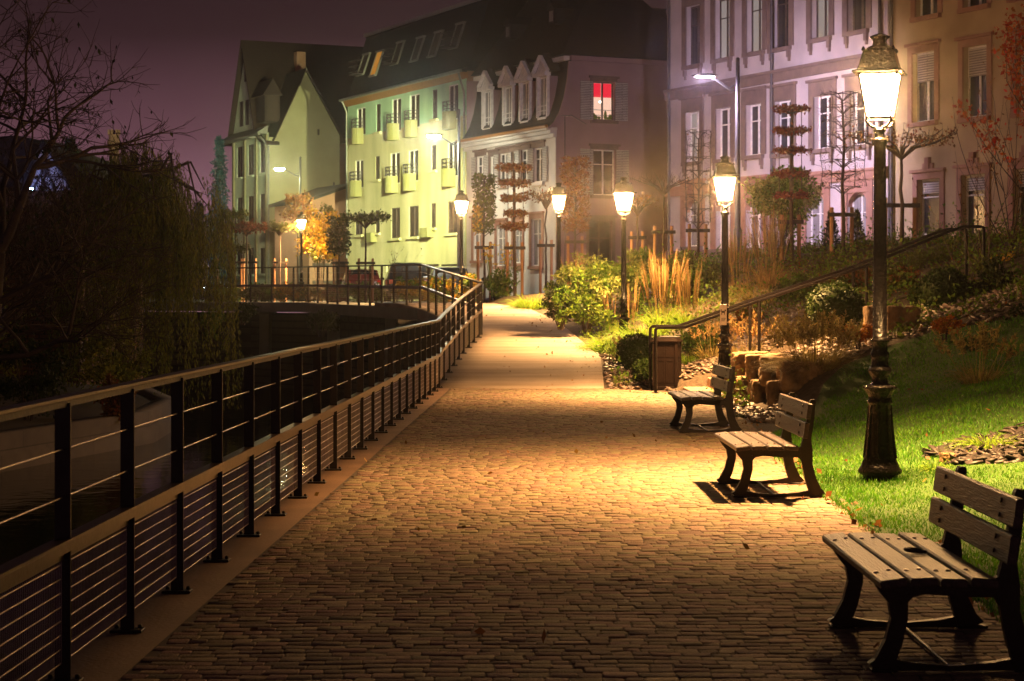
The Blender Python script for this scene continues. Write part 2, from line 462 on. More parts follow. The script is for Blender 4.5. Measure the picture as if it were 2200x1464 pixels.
# deck line beyond the kink
DK = [(-.69, 44.6, .72), (-2.37, 52.6, 1.25), (-6.78, 64.7, 1.37), (-10.8, 69.0, 1.37), (-22, 78.0, 1.37)]
WALLX = [(-60, 92), (-22, 79.5), (-10.2, 70.6), (-5.9, 66.0), (-1.5, 54.5), (-.6, 55.8), (0, 56)]

# street level ground to the horizon
rows = []
xs = [-120, -80, -60, -40, -30, -22, -16, -10.2, -8, -5.9, -4, -2.6, -1.5, -.6, 0, 1, 2, 3, 4, 5, 6, 7, 8, 10, 14, 20, 30, 50, 80, 120]
for k in range(14):
    t = (k / 13) ** 2
    rows.append([(x, (56 if x > 0 else interp(WALLX, x)) * (1 - t) + 300 * t, street(x) if x > -1.5 else 1.33) for x in xs])
sheet('ground', rows, 'asphalt')
# the planted hillside right of the path
rows = []
for D in [2, 4, 6, 8, 9, 10, 11, 12, 13, 14, 15, 16, 17, 18, 19, 20, 21, 22, 23, 24, 25, 26, 26.6, 27.2, 28, 29, 30, 31, 31.6, 31.9, 31.95, 32.5, 33.1, 33.3, 33.34, 33.6, 34, 35, 36, 37, 38, 39, 40,
          41, 42, 43, 44, 45, 46, 47, 48, 49, 50, 51, 52, 53, 54, 55, 56.02]:
    e = interp(XE, D) - .02
    rows.append([(e + o, D, hill(e + o, D) - .012) for o in (0, .1, .25, .4, .55, .7, .85, 1, 1.2, 1.4, 1.7, 2, 2.4, 2.8, 3.2, 3.6, 4, 4.5, 5, 6, 7, 9, 12, 16, 24, 40, 70, 100)])
sheet('hillside', rows, 'mulch')


def lawn_back(X): return interp([(2.4, 22.0), (3.0, 25.0), (3.3, 25.1), (3.7, 26.9), (4.2, 27.6), (5.4, 27.9), (7, 27.2), (9, 26.4), (12, 25)], X)


rows = []
for k in range(40):
    t = k / 39; row = []
    for o in [0, .1, .25, .4, .6, .8, 1.1, 1.4, 1.8, 2.2, 2.7, 3.2, 3.8, 4.5, 5.4, 6.5, 8, 10]:
        X0 = 2.42 + o; D = 3 + (lawn_back(X0) - 3) * t
        X = max(X0, interp(XE, D) + o * .9); row.append((X, D, hill(X, D) + .004))
    rows.append(row)
sheet('lawn', rows, 'turf')

# path: sandy joint bed, setts, concrete strip, ramp
sheet('joint_bed', [[(lin(interp(XF, D) - .2, interp(XE, D), 4)[i], D, -.0048) for i in range(4)] for D in [3, 8, 14, 17.6, 19.4, 25, 31.6, 32.8, 34.02]], 'joint')
rows = [[(interp(XF, D) - .22, D, -.3), (interp(XF, D) - .22, D, .004), (interp(XF, D) + .20, D, .004), (interp(XF, D) + .2, D, -.05)] for D in [3, 8, 10, 13, 17.2, 22, 28, 34.02]]
sheet('kerb_strip', rows, 'kerb', smooth=False)
rows = []
for D in [34.0, 35, 36, 37, 38, 39.4, 41, 43, 44.6, 46, 48, 49, 50.5, 52.5, 54.8, 56.5]:
    a = interp(XF, D) - .12 if D < 44.6 else interp([(44.6, -.81), (52.6, -2.5), (56.5, -3.9)], D)
    b = interp(XE, D); z = zp(D) + .006
    rows.append([(a, D, z - .25), (a, D, z)] + [(a + (b - a) * q / 5, D, z + .002) for q in range(1, 6)] + [(b, D, z - .2)])
rows.insert(0, [(q[0], 34.0, -.3) for q in rows[0]])
sheet('concrete_ramp', rows, 'concrete', smooth=False)
# walkway deck curving left over the bank
off = [(1.9, .6), (1.9, .9), (1.5, 1.35), (1.3, 1.7), (1.2, 1.8)]
rows = []
for (x, y, z), (ox, oy) in zip(DK[1:], off[1:]):
    rows.append([(x - .12, y - .12, z - .32), (x - .12, y - .12, z - .01), (x, y, z - .006), (x + ox, y + oy, z - .004), (x + ox, y + oy, z - .32)])
dk = sheet('walkway_deck', rows, 'deckgrey', kind=None, smooth=False)
tag(dk, 'grey concrete walkway slab curving out over the canal bank', 'walkway')
for (x, y, z) in ((-3.7, 56.6, 1.0), (-5.9, 62.6, 1.0), (-8.6, 67.0, 1.0)):
    mb = MB(); mb.cbox(-.16, .16, -.3, .6, -1.6, .0, .02); mb.cbox(-.26, .26, -.36, 1.2, 0, .06, .02)
    o = mb.build('deck_pier', 'deckgrey'); o.location = (x + .25, y + .3, z - .02)
    tag(o, {-3.7: 'short concrete pier under the walkway nearest the path', -5.9: 'middle concrete pier under the curving walkway',
            -8.6: 'concrete pier under the walkway beside the willow'}[x], 'pier', 'piers under the walkway')

# setts: real stones in slightly wavy rows
V = []; row = 0; y = 3.6
while y < 33.9:
    dy = .102 + rnd.uniform(-.012, .012)
    x = interp(XF, y) + .2 + rnd.uniform(0, .06); xe = interp(XE, y) - .01
    while x < xe - .05:
        w = rnd.uniform(.075, .165)
        if x + w > xe: w = xe - x
        V.append((x + w / 2, y + dy / 2, w, dy)); x += w
    y += dy
V = np.array(V); n = len(V)
cx, cy, w, d = V.T
cy = cy + .025 * np.sin(cx * 2.1 + cy * .9) + .012 * np.sin(cx * 5.3 + cy * 2.7)
hw = (w - rng.uniform(.003, .008, n)) / 2; hd = (d - rng.uniform(.003, .009, n)) / 2
rot = rng.normal(0, .035, n); top = rng.normal(0, .0015, n); tx = rng.normal(0, .012, n); ty = rng.normal(0, .014, n)
ring = np.array([(-1, -1), (1, -1), (1, 1), (-1, 1)])
vv = []
for (ins, zz) in ((0, -.05), (.0, -.003), (.006, 0)):
    for (a, b) in ring:
        lx = a * (hw - ins) + rng.normal(0, .0025, n); ly = b * (hd - ins) + rng.normal(0, .0025, n)
        z = zz + top + (tx * lx + ty * ly if zz > -.04 else 0)
        vv.append(np.stack([cx + lx * np.cos(rot) - ly * np.sin(rot), cy + lx * np.sin(rot) + ly * np.cos(rot), z], 1))
VV = np.stack(vv, 1).reshape(-1, 3)
fs = [(8, 9, 10, 11)]
for k in (0, 4):
    for i in range(4): fs.append((k + i, k + (i + 1) % 4, k + 4 + (i + 1) % 4, k + 4 + i))
FF = (np.arange(n)[:, None, None] * 12 + np.array(fs)[None]).reshape(-1, 4)
o = np_obj('cobbled_path', VV, FF, 'sett'); o['kind'] = 'structure'

# canal
sheet('water', [[(x, y, -1.565) for x in (-90, -40, -12, -6, -1)] for y in (-4, 10, 30, 50, 70, 95)], 'asphalt')
wm = bpy.data.materials.new('still_dark_water'); wm.use_nodes = True; nt = wm.node_tree
b = nt.nodes['Principled BSDF']; b.inputs['Base Color'].default_value = (.006, .008, .006, 1); b.inputs['Roughness'].default_value = .06; b.inputs['IOR'].default_value = 1.33
tc = nn(nt, 'ShaderNodeTexCoord'); nz = nn(nt, 'ShaderNodeTexNoise', i_Scale=2.2, i_Detail=4.); nt.links.new(tc.outputs['Object'], nz.inputs['Vector'])
bp = nn(nt, 'ShaderNodeBump'); bp.inputs['Strength'].default_value = .22; bp.inputs['Distance'].default_value = .05
nt.links.new(nz.outputs['Fac'], bp.inputs['Height']); nt.links.new(bp.outputs[0], b.inputs['Normal'])
bpy.data.objects['water'].data.materials[0] = wm

rows = []
for D in [2, 8, 17.2, 25, 34.8, 40, 44.6, 47]:
    x = interp(XF, D) - .2; z = zp(D) - .06; rows.append([(x - .05, D, -2.2), (x - .05, D, z), (x + .3, D, z)])
for (x, y) in ((-1.0, 50), (-1.5, 54.4), (-5.9, 65.9), (-10.2, 70.5), (-22, 79.4), (-60, 91)): rows.append([(x, y, -2.2), (x, y, 1.0), (x + .3, y + .3, 1.0)])
o = sheet('canal_wall', rows, 'stonewall', kind=None, smooth=False)
tag(o, 'dark stone embankment wall dropping to the canal under the railing', 'embankment wall')

# left bank: low quay wall, ground behind
BK = [(-12.5, 18), (-9.1, 35.5), (-7.66, 42.6), (-8.0, 48), (-10, 55), (-16, 62), (-30, 70)]
rows = [[(x, y, -2.2), (x, y, -1.28), (x - .10, y, -1.27), (x - .10, y, -.9), (x - .55, y, -.9), (x - .55, y, -1.3)] for (x, y) in BK]
o = sheet('quay_wall', rows, 'bankwall', kind=None, smooth=False)
tag(o, 'low pale concrete quay wall along the far side of the canal', 'quay wall')
rows = [[(x - .5, y, -1.0), (x - 1.5, y + .2, -.85), (x - 3, y + .4, -.6), (x - 6, y + .8, -.3), (x - 14, y + 1, 0.), (x - 40, y + 2, .6), (x - 110, y + 4, 1.2)] for (x, y) in BK]
sheet('left_bank', rows, 'bank')

# ------------------------------------------------------------------ railings
def resample(pl, step):
    out = [Vector(pl[0])]; acc = 0
    for a, b in zip(pl, pl[1:]):
        a, b = Vector(a), Vector(b); L_ = (b - a).length; t = step - acc
        while t <= L_ + 1e-6: out.append(a + (b - a) * (t / L_)); t += step
        acc = (acc + L_) % step if L_ + acc >= step else acc + L_
        acc = L_ - (t - step)
    return out


def railing(name, label, line, step, root_at, plates=True, low=0.):
    root = thing(name, label, 'railing', root_at)
    o0 = Vector(root_at); pts = [p - o0 for p in resample(line, step)]
    ln = [Vector(p) - o0 for p in line]
    up = Vector((0, 0, 1))
    for i, p in enumerate(pts):
        q = pts[min(i + 1, len(pts) - 1)] - pts[max(i - 1, 0)]; q.z = 0; q.normalize(); s = Vector((q.y, -q.x, 0))
        mb = MB()
        mb.bar(p + up * (.01 - low), p + up * 1.145, .065, .013, up=q)
        mb.bar(p + s * .0 + q * .0145 + up * (.02 - low), p + q * .0145 + up * .5, .045, .012, up=q)
        if plates:
            mb.cbox(p.x - .075, p.x + .075, p.y - .05, p.y + .05, .005 + p.z, .019 + p.z, .003)
            for a in (-.055, .055): mb.lathe([(.011, .019), (.011, .032), (.005, .036)], 6, (p.x + a, p.y + .02, p.z))
        mb.build('post', 'rail', root)
    a = [p + up * 1.165 for p in ln]
    mb = MB()
    for u, v in zip(a, a[1:]):
        mb.bar(u, v, .072, .012); mb.bar(u - up * .021, v - up * .021, .04, .03, mi=1)
    mb.build('handrail', ['railtop', 'rail'], root)
    mb = MB()
    for u, v in zip(ln, ln[1:]):
        mb.bar(u + up * .585, v + up * .585, .068, .012); mb.bar(u + up * .545, v + up * .545, .012, .075)
        s = (v - u).normalized(); s = Vector((s.y, -s.x, 0)) * .031
        mb.bar(u + s + up * .562, v + s + up * .562, .009, .036)
    mb.build('mid_rail', 'railtop', root)
    for h in (.76, .955):
        mb = MB(); mb.tube([p + up * h for p in ln], .0042, 5); mb.build('upper_wire', 'wire', root)
    for p, q in zip(pts, pts[1:]):
        mb = MB(); d = (q - p); n_ = 46
        for k in range(8):
            mb.tube([p + d * .03 + up * (.09 + k * .057), q - d * .03 + up * (.09 + k * .057)], .003, 4, cap=False)
        for k in range(1, n_):
            c = p + d * (k / n_); mb.tube([c + up * .085, c + up * .5], .0013, 3, cap=False)
        mb.build('infill_panel', 'wire', root)
    return root


line = [(interp(XF, D), D, zp(D)) for D in (4.4, 10, 17.2, 25, 34.0)] + [(interp(XF, D), D, zp(D)) for D in (34.8, 40, 44.6)]
railing('canal_railing', 'long black metal railing with steel wires along the left edge of the cobbled path', line, 1.235, (-1.79, 10, 0))
railing('deck_railing', 'black railing with thin posts round the curving walkway over the bank', [(x, y, z) for x, y, z in DK], 1.2, DK[0], plates=False, low=.2)

# ------------------------------------------------------------------ benches
def bench():
    root = thing('bench', '', 'bench', group='benches along the cobbled path')
    Lh = .79
    fr = []
    for s in (-1, 1):
        y = s * .55; mb = MB()
        a, b = y - .024, y + .024
        mb.ribbon([(.02, .0), (.045, .03), (.085, .12), (.11, .22), (.105, .30), (.07, .36), (.02, .385)], [.10, .085, .072, .07, .085, .10, .05], a, b)      # front leg
        mb.ribbon([(.02, .372), (.12, .365), (.25, .35), (.38, .34), (.50, .345), (.56, .37)], [.05, .07, .055, .055, .07, .09], a + .002, b - .002)          # seat bearer
        mb.ribbon([(.66, .0), (.635, .05), (.60, .14), (.575, .25), (.565, .36), (.572, .46), (.59, .56), (.605, .66), (.615, .745), (.617, .765)],
                  [.13, .10, .085, .08, .10, .062, .06, .052, .046, .03], a, b)                                                                          # rear leg and back
        mb.ribbon([(.06, .028), (.16, .02), (.32, .012), (.5, .02), (.61, .03)], [.055, .034, .022, .034, .055], a + .004, b - .004)                          # foot tie
        mb.ribbon([(.115, .27), (.16, .325), (.24, .338)], [.02, .03, .02], a + .006, b - .006); mb.ribbon([(.555, .25), (.52, .32), (.44, .335)], [.02, .03, .02], a + .006, b - .006)
        mb.cbox(-.01, .10, y - .035, y + .035, 0, .012, .003); mb.cbox(.60, .735, y - .035, y + .035, 0, .012, .003)
        fr.append(mb.build('frame', 'frame', root))
    mb = MB(); mb.tube([(.33, -.53, .012), (.33, .53, .012)], .009, 6); mb.build('tie_rod', 'frame', root)
    seat = [(-.02, .108, .398, .418, -.14), (.105, .108, .404, .0, -.04), (.228, .108, .400, 0, .03), (.351, .112, .402, 0, .09)]
    for i, (x, w, z, _, t) in enumerate(seat):
        mb = MB(); mb.cbox(-w / 2, w / 2, -Lh, Lh, -.019, .019, .007)
        for s in (-1, 1):
            for dx in (-.028, .028): mb.lathe([(.011, .019), (.011, .022), (.007, .026)], 8, (dx, s * .55 + .008 * (1 if dx > 0 else -1), 0), 1)
        o = mb.build('seat_plank', ['plank', 'bolt'], root); o.location = (x + w / 2 + .01, 0, z); o.rotation_euler = (0, t, 0)
    for (x, z) in ((.533, .535), (.556, .685)):
        mb = MB(); mb.cbox(-.018, .018, -Lh, Lh, -.062, .062, .007)
        for s in (-1, 1):
            for dz in (-.03, .03):
                mb.tube([(-.017, s * .55, dz), (-.024, s * .55, dz)], .011, 8, 2)
        o = mb.build('back_plank', ['plank', 'bolt', 'frame'], root); o.location = (x, 0, z); o.rotation_euler = (0, .14, 0)
    return root


b0 = bench()
for i, (x, y, rz, lab) in enumerate([(1.52, 8.93, -.005, 'timber bench nearest the camera with a twisted iron ring lying on its seat'),
                                     (1.735, 16.15, .006, 'timber bench on the cobbles just in front of the tallest lantern'),
                                     (1.93, 23.55, .02, 'timber bench beside the pebbles, farthest of the three along the path')]):
    o = b0 if i == 0 else copy_tree(b0)
    o.location = (x, y, 0.003); o.rotation_euler = (0, 0, rz); o['label'] = lab
mb = MB(); ps = [(.035 * math.cos(a) * (1.5 if math.cos(a) > 0 else 1), .04 * math.sin(a), .008 + .012 * abs(math.sin(a * .5))) for a in [k * .42 for k in range(14)]]
mb.tube(ps, .009, 7); o = mb.build('iron_ring', 'frame'); o.location = (1.80, 8.93, .423)
tag(o, 'small dark twisted iron ring lying on the seat of the nearest bench', 'iron ring')

# ------------------------------------------------------------------ cast-iron lanterns
def lantern():
    root = thing('lantern_post', '', 'lantern', group='cast iron lanterns lighting the path')
    mb = MB()
    mb.lathe([(.14, -.05), (.145, .05), (.185, .075), (.188, .095), (.165, .13), (.14, .19), (.122, .26), (.108, .42), (.098, .56), (.093, .655), (.108, .665), (.108, .685), (.097, .70),
              (.098, .73), (.118, .765), (.132, .79), (.134, .805), (.11, .818), (.07, .835), (.066, .88), (.08, .905), (.1, .935), (.098, .96), (.074, .985), (.07, 1.04), (.08, 1.06),
              (.078, 1.09), (.066, 1.11), (.062, 1.18), (.082, 1.19), (.082, 1.21), (.06, 1.22), (.058, 1.9), (.05, 2.86), (.062, 2.87), (.072, 2.895), (.07, 2.915), (.046, 2.93),
              (.04, 2.965), (.055, 2.985), (.05, 3.0), (.028, 3.01)], 20, (0, 0, 0))
    for k in range(12):                                   # leaf ornaments round the base collar
        a = 2 * PI * k / 12; mb.lathe([(.004, -.012), (.014, -.004), (.014, .004), (.004, .012)], 6, (.13 * math.cos(a), .13 * math.sin(a), .80))
    for k in range(8):
        a = 2 * PI * k / 8; c, s = math.cos(a), math.sin(a)
        mb.tube([(.135 * c, .135 * s, .2), (.107 * c, .107 * s, .45), (.095 * c, .095 * s, .65)], [.012, .01, .006], 5)
    mb.build('post', 'iron', root)
    zb, zt, hb, ht = 3.09, 3.462, .10, .158
    mb = MB()
    for (i, j) in ((-1, -1), (1, -1), (1, 1), (-1, 1)):
        mb.tube([(i * hb, j * hb, zb), (i * ht, j * ht, zt)], .010, 5)
        mb.tube([(i * hb, j * hb, zb), (i * .105, j * .105, zb - .025), (i * .075, j * .075, zb - .065), (i * .026, j * .026, zb - .085)], [.011, .012, .011, .012], 6)
    for z, h in ((zb, hb), (zt, ht)):
        for (p, q) in (((-h, -h), (h, -h)), ((h, -h), (h, h)), ((h, h), (-h, h)), ((-h, h), (-h, -h))):
            mb.bar((*p, z), (*q, z), .02, .022)
    mb.build('cage', 'iron', root)
    mb = MB()
    e = .006
    B = [(i * (hb - e), j * (hb - e), zb + .012) for i, j in ((-1, -1), (1, -1), (1, 1), (-1, 1))]
    T = [(i * (ht - e), j * (ht - e), zt - .012) for i, j in ((-1, -1), (1, -1), (1, 1), (-1, 1))]
    mb.add(B + T, [(0, 3, 2, 1), (4, 5, 6, 7)] + [(k, (k + 1) % 4, 4 + (k + 1) % 4, 4 + k) for k in range(4)])
    mb.build('glass', 'lantern', root)
    bl = bpy.data.lights.new('burner', 'AREA'); bl.shape = 'DISK'; bl.size = .2; bl.energy = BURN; bl.color = WARM; bl.spread = R(124)
    bo = link(bpy.data.objects.new('burner', bl), root); bo.location = (0, 0, zt - .02)
    mb = MB(); r2 = math.sqrt(2)
    mb.lathe([(.205 * r2, zt + .004), (.215 * r2, zt + .014), (.205 * r2, zt + .026), (.175 * r2, zt + .034), (.155 * r2, zt + .085), (.14 * r2, zt + .15), (.128 * r2, zt + .19), (.11 * r2, zt + .205)], 4, (0, 0, 0), 0, False, PI / 4)
    mb.lathe([(.12, zt + .2), (.13, zt + .212), (.10, zt + .235), (.065, zt + .25), (.058, zt + .285), (.066, zt + .30), (.083, zt + .312), (.085, zt + .325), (.05, zt + .34), (.02, zt + .35)], 16)
    for (i, j) in ((-1, -1), (1, -1), (1, 1), (-1, 1)):
        for q in (0, 1): mb.lathe([(.006, -.01), (.018, 0), (.012, .02), (.003, .032)], 6, (i * .125 * (1 - .0 * q), j * .125 * (q * .0 + 1), zt + .2))
    for k in range(12):
        t = (k % 3 - 1) * .08; i = k // 3
        x, y = ((t, -.125), (.125, t), (t, .125), (-.125, t))[i]; mb.lathe([(.006, -.01), (.014, 0), (.009, .016), (.002, .025)], 5, (x, y, zt + .2))
    mb.build('hood', 'iron', root)
    return root


LAN = [(3.13, 16.94, 0., .0, 'tallest lit lantern, its black flared base standing in the lawn'),
       (3.39, 31.7, 0., .3, 'lit lantern with a white notice on its post beside the stone steps'),
       (PX(1340, 42.3), 42.3, .30, -.2, 'lit lantern rising from bright fountain grass near the brown bin'),
       (PX(1200.5, 53), 53, .78, .15, 'lit lantern standing behind the pale leafy shrub near the top of the ramp'),
       (PX(991.5, 62.7), 62.7, 1.09, -.1, 'lit lantern behind the kink of the railing, in front of the cream flats'),
       (PX(647.5, 84.7), 84.7, 1.35, .2, 'smallest lit lantern glowing in front of a yellow tree')]
l0 = lantern()
for i, (x, y, z, rz, lab) in enumerate(LAN):
    o = l0 if i == 0 else copy_tree(l0)
    o.location = (x, y, z); o.rotation_euler = (0, 0, R(-17) + rz); o['label'] = lab
# white notice strapped to the second post
nt_ = thing('notice', 'small white notice with a dog pictogram strapped to a lantern post', 'notice', (3.355, 31.60, 1.28))
mb = MB(); mb.cbox(-.052, .052, -.006, .006, -.165, .165, .003); mb.build('plate', 'sign_white', nt_)
mb = MB()
mb.box(-.032, .022, -.0085, -.0065, .03, .06); mb.box(-.032, -.022, -.0085, -.0065, .0, .032); mb.box(.012, .022, -.0085, -.0065, .0, .032)
mb.box(.018, .04, -.0085, -.0065, .055, .08); mb.box(-.042, -.03, -.0085, -.0065, .05, .085)
mb.build('pictogram', 'sign_black', nt_)
mb = MB(); mb.box(-.036, .036, -.0085, -.0065, -.06, -.052); mb.box(-.036, .03, -.0085, -.0065, -.08, -.073); mb.box(-.036, .02, -.0085, -.0065, -.1, -.093)
mb.build('text_lines', 'sign_black', nt_)
mb = MB(); mb.lathe([(.063, -.012), (.065, -.008), (.065, .008), (.063, .012)], 14, (.035, .1, .12)); mb.lathe([(.063, -.012), (.065, -.008), (.065, .008), (.063, .012)], 14, (.035, .1, -.12))
mb.build('strap', 'steel', nt_)

# ------------------------------------------------------------------ tall modern street lights
def streetlight(x, y, px_head, py_top, py_head, base, lens, label, drop, aim, watts, cone, col):
    """slender pole with a curved arm carrying a flat head to the left"""
    zt = CH - (py_top - HY) * y / F; zh = CH - (py_head - HY) * y / F
    root = thing('street_light', label, 'street light', (x, y, base), 0, 'tall street lights')
    mb = MB(); mb.lathe([(.13, 0), (.13, .9), (.085, 1.0), (.075, 3), (.06, zt - base), (.03, zt - base + .03)], 12); mb.build('pole', 'ledhead', root)
    hx = px_head - x; hz = zh - base
    mb = MB(); mb.tube([(0, 0, hz - .42), (hx * .25, 0, hz - .36), (hx * .55, 0, hz - .16), (hx * .8, 0, hz - .02), (hx * .86, 0, hz + .02)], [.04, .036, .032, .03, .035], 8)
    mb.tube([(0, 0, hz - .2), (hx * .3, 0, hz - .33)], .02, 6); mb.build('arm', 'ledhead', root)
    mb = MB(); mb.lathe([(.05, .10), (.2, .085), (.3, .05), (.31, .02), (.26, .0)], 14, (0, 0, 0)); h = mb.build('head', 'ledhead', root)
    h.location = (hx, 0, hz); h.scale = (1.25, .62, 1)
    mb = MB(); mb.lathe([(.04, -.1 * drop), (.14, -.085 * drop), (.2, -.045 * drop), (.225, -.004)], 14, (0, 0, 0)); l = mb.build('lens', lens, h)
    sl = bpy.data.lights.new('beam', 'SPOT'); sl.energy = watts; sl.color = col; sl.spot_size = R(cone); sl.spot_blend = 1.; sl.shadow_soft_size = .12  # extra spot added in the head, aimed at a house front to brighten it
    so = link(bpy.data.objects.new('beam', sl), root); so.location = (hx, 0, hz - .16)
    so.rotation_euler = (Vector(aim) - Vector((px_head, y, zh - .16))).to_track_quat('-Z', 'Y').to_euler()
    return root


streetlight(PX(986, 84), 84, PX(932, 84), 236, 292, 1.36, 'led_green', 'tall street light in front of the cream flats, left of the mansard house', 1, (-11.5, 104, 4.5), SP1, 66, (.95, 1, .48))
streetlight(PX(645, 110), 110, PX(601, 110), 338, 363, 1.36, 'led_mid', 'tall street light in front of the olive gable wall', 1, (-14.0, 125.5, 7.0), SP2, 110, (.97, 1, .62))
streetlight(PX(1585, 57), 57, PX(1514, 57), 126, 165, 2.55, 'led_violet', 'tall street light with violet glare before the long terrace', .3, (8.4, 64.5, 3.6), SP3, 150, (.84, .69, 1))

# ------------------------------------------------------------------ litter bin, steps, handrails
bn = thing('litter_bin', 'dark brown panelled litter bin at the foot of the steps', 'bin', (PX(1433, 33.6), 33.6, 0.0), R(-14))
mb = MB(); mb.cbox(-.20, .20, -.2, .2, .0, .06, .01); mb.cbox(-.19, .19, -.19, .19, .06, .80, .008)
for s in (-1, 1):
    for (x0, x1) in ((-.155, -.012), (.012, .155)):
        for (z0, z1) in ((.12, .50), (.55, .76)):
            for (a, b_, c, d_) in ((x0, x1, z0, z0 + .016), (x0, x1, z1 - .016, z1), (x0, x0 + .016, z0 + .016, z1 - .016), (x1 - .016, x1, z0 + .016, z1 - .016)):
                mb.box(a, b_, s * .19 - .008, s * .19 + .008, c, d_); mb.box(s * .19 - .008, s * .19 + .008, a, b_, c, d_)
for i in (-1, 1):
    for j in (-1, 1): mb.cbox(i * .19 - .022, i * .19 + .022, j * .19 - .022, j * .19 + .022, .06, .80, .006)
mb.build('body', 'bin', bn)
mb = MB(); mb.cbox(-.235, .235, -.235, .235, .80, .835, .01); mb.lathe([(.30, .835), (.27, .87), (.2, .885)], 4, (0, 0, 0), 0, False, PI / 4); mb.build('lid', 'bin', bn)
mb = MB(); mb.cbox(-.09, .2, -.17, .17, .886, .90, .004); mb.build('ash_plate', 'steel', bn)

st = thing('stone_steps', 'pale sandstone steps climbing right behind the lantern with the notice', 'steps', (2.85, 31.95, 0))
for k in range(13):
    mb = MB(); mb.cbox(k * .42 + rnd.uniform(-.01, .01), k * .42 + .47, rnd.uniform(-.02, .02), 1.35, (k - 1) * .14 if k else -.1, (k + 1) * .14 - .06 if k else .06, .012)
    mb.build('step', 'step', st)
for j, (D, lab) in enumerate(((32.3, 'dark tubular handrail on the near side of the stone steps'), (33.55, 'dark tubular handrail on the far side of the stone steps'))):
    hr = thing('stair_handrail', lab, 'handrail', (2.33, D, 0), 0, 'pair of handrails beside the steps')
    top = [(0, 0, .93), (0, 0, 1.03), (.035, 0, 1.065), (.47, 0, 1.07), (1.62, 0, 1.48), (3.37, 0, 2.05), (4.75, 0, 2.62), (5.0, 0, 2.70), (5.28, 0, 2.705), (5.32, 0, 2.69), (5.325, 0, 2.6)]
    mb = MB()
    for p, q in zip(top[2:8], top[3:9]): mb.bar(Vector(p) + Vector((0, 0, .012)), Vector(q) + Vector((0, 0, .012)), .055, .02)
    mb.tube(top, .026, 8); mb.build('rail', ['stairrail', 'stairrail'], hr)
    for (x, zt, zb) in ((0, .95, 0), (1.68, 1.49, .4), (3.42, 2.05, .95), (5.325, 2.62, 1.55)):
        mb = MB(); mb.tube([(x, 0, zb - .1), (x, 0, zt)], .027, 8)
        if zb == 0: mb.cbox(x - .06, x + .06, -.06, .06, .002, .014, .003)
        mb.build('post', 'stairrail', hr)

# sandstone blocks holding the slope beside the steps
def boulder(sx, sy, sz, seed):
    r = random.Random(seed); g = np.random.default_rng(seed)
    mb = MB(); n = 21; vs = []; idx = {}
    def vid(p):
        if p not in idx:
            idx[p] = len(vs); q = Vector([(c / (n - 1)) * 2 - 1 for c in p])
            l = (abs(q.x) ** 14 + abs(q.y) ** 14 + abs(q.z) ** 14) ** (1 / 14)
            q = q / max(l, 1e-6); from mathutils import noise
            v = Vector((seed * 3.1, seed * 1.7, 0)); rd = max((1 - min(1, abs(2.4 * noise.noise(Vector((q.x * 3.0, q.y * 3.0, q.z * .5)) + v)))) ** 4, .8 * (1 - min(1, abs(2.4 * noise.noise(Vector((q.x * 1.2, q.y * 1.2, q.z * 2.2)) + v)))) ** 5)
            k = 1.06 + .10 * noise.noise(q * 1.5 + v) + .05 * noise.noise(Vector((q.x * 5, q.y * 5, q.z * 1.5)) + v) - .16 * rd + .025 * noise.noise(q * 9)
            vs.append((q.x * sx * k, q.y * sy * k, q.z * sz * (1.08 + .07 * noise.noise(q * 2 + v) + .03 * noise.noise(q * 7) - .05 * rd)))
        return idx[p]
    fs = []
    for ax in range(3):
        for e in (0, n - 1):
            for i in range(n - 1):
                for j in range(n - 1):
                    def pt(a, b):
                        c = [0, 0, 0]; c[ax] = e; c[(ax + 1) % 3] = a; c[(ax + 2) % 3] = b; return tuple(c)
                    fs.append([vid(pt(i, j)), vid(pt(i + 1, j)), vid(pt(i + 1, j + 1)), vid(pt(i, j + 1))])
    mb.add(vs, fs, 0, True)
    return mb


BL = [(3.62, 31.3, .15, .24, .36, .19, 'lower sandstone block at the front corner of the rough wall by the steps'),
      (3.70, 30.5, .14, .25, .42, .19, 'second lower sandstone block of the rough wall, under a mossy one'),
      (3.80, 29.55, .13, .25, .46, .2, 'third lower sandstone block of the rough wall'),
      (3.92, 28.5, .16, .26, .50, .21, 'last lower sandstone block, half sunk where the lawn begins'),
      (3.74, 31.15, .50, .27, .40, .19, 'upper sandstone block at the corner of the rough wall, brightly lit'),
      (3.83, 30.25, .49, .27, .46, .19, 'upper sandstone block with a ragged front, second from the steps'),
      (3.93, 29.2, .47, .28, .52, .2, 'long upper sandstone block in the middle of the rough wall'),
      (4.06, 28.1, .44, .28, .52, .21, 'dark upper sandstone block at the lawn end of the rough wall')]
for k, (x, y, z, a, b_, c, lab) in enumerate(BL):
    o = boulder(a, b_, c, k + 3).build('sandstone_block', 'rock'); o.location = (x, y, z); o.rotation_euler = (rnd.uniform(-.04, .04), rnd.uniform(-.05, .05), rnd.uniform(-.12, .12) - .08)
    tag(o, lab, 'boulder', 'sandstone blocks of the rough wall')
for (x, y, D, a, b_, c, lab) in ((1937, 688, 29.2, .24, .22, .19, 'orange lit boulder on the slope just right of the tallest lantern'),
                                 (1878, 683, 29.6, .13, .2, .16, 'small pale boulder half hidden behind the tallest lantern post'),
                                 (2036, 990, 17.6, .06, .07, .05, 'fist sized pink stone at the tip of the slate bed')):
    p = P(x, y, D); o = boulder(a, b_, c, int(x)).build('boulder', 'rock'); o.location = (p[0], p[1], (p[2] if c > .1 else hill(p[0], p[1]) + c * .6) if c < .1 else max(p[2], hill(p[0], p[1]) + c * .5)); tag(o, lab, 'boulder', 'loose boulders on the slope')

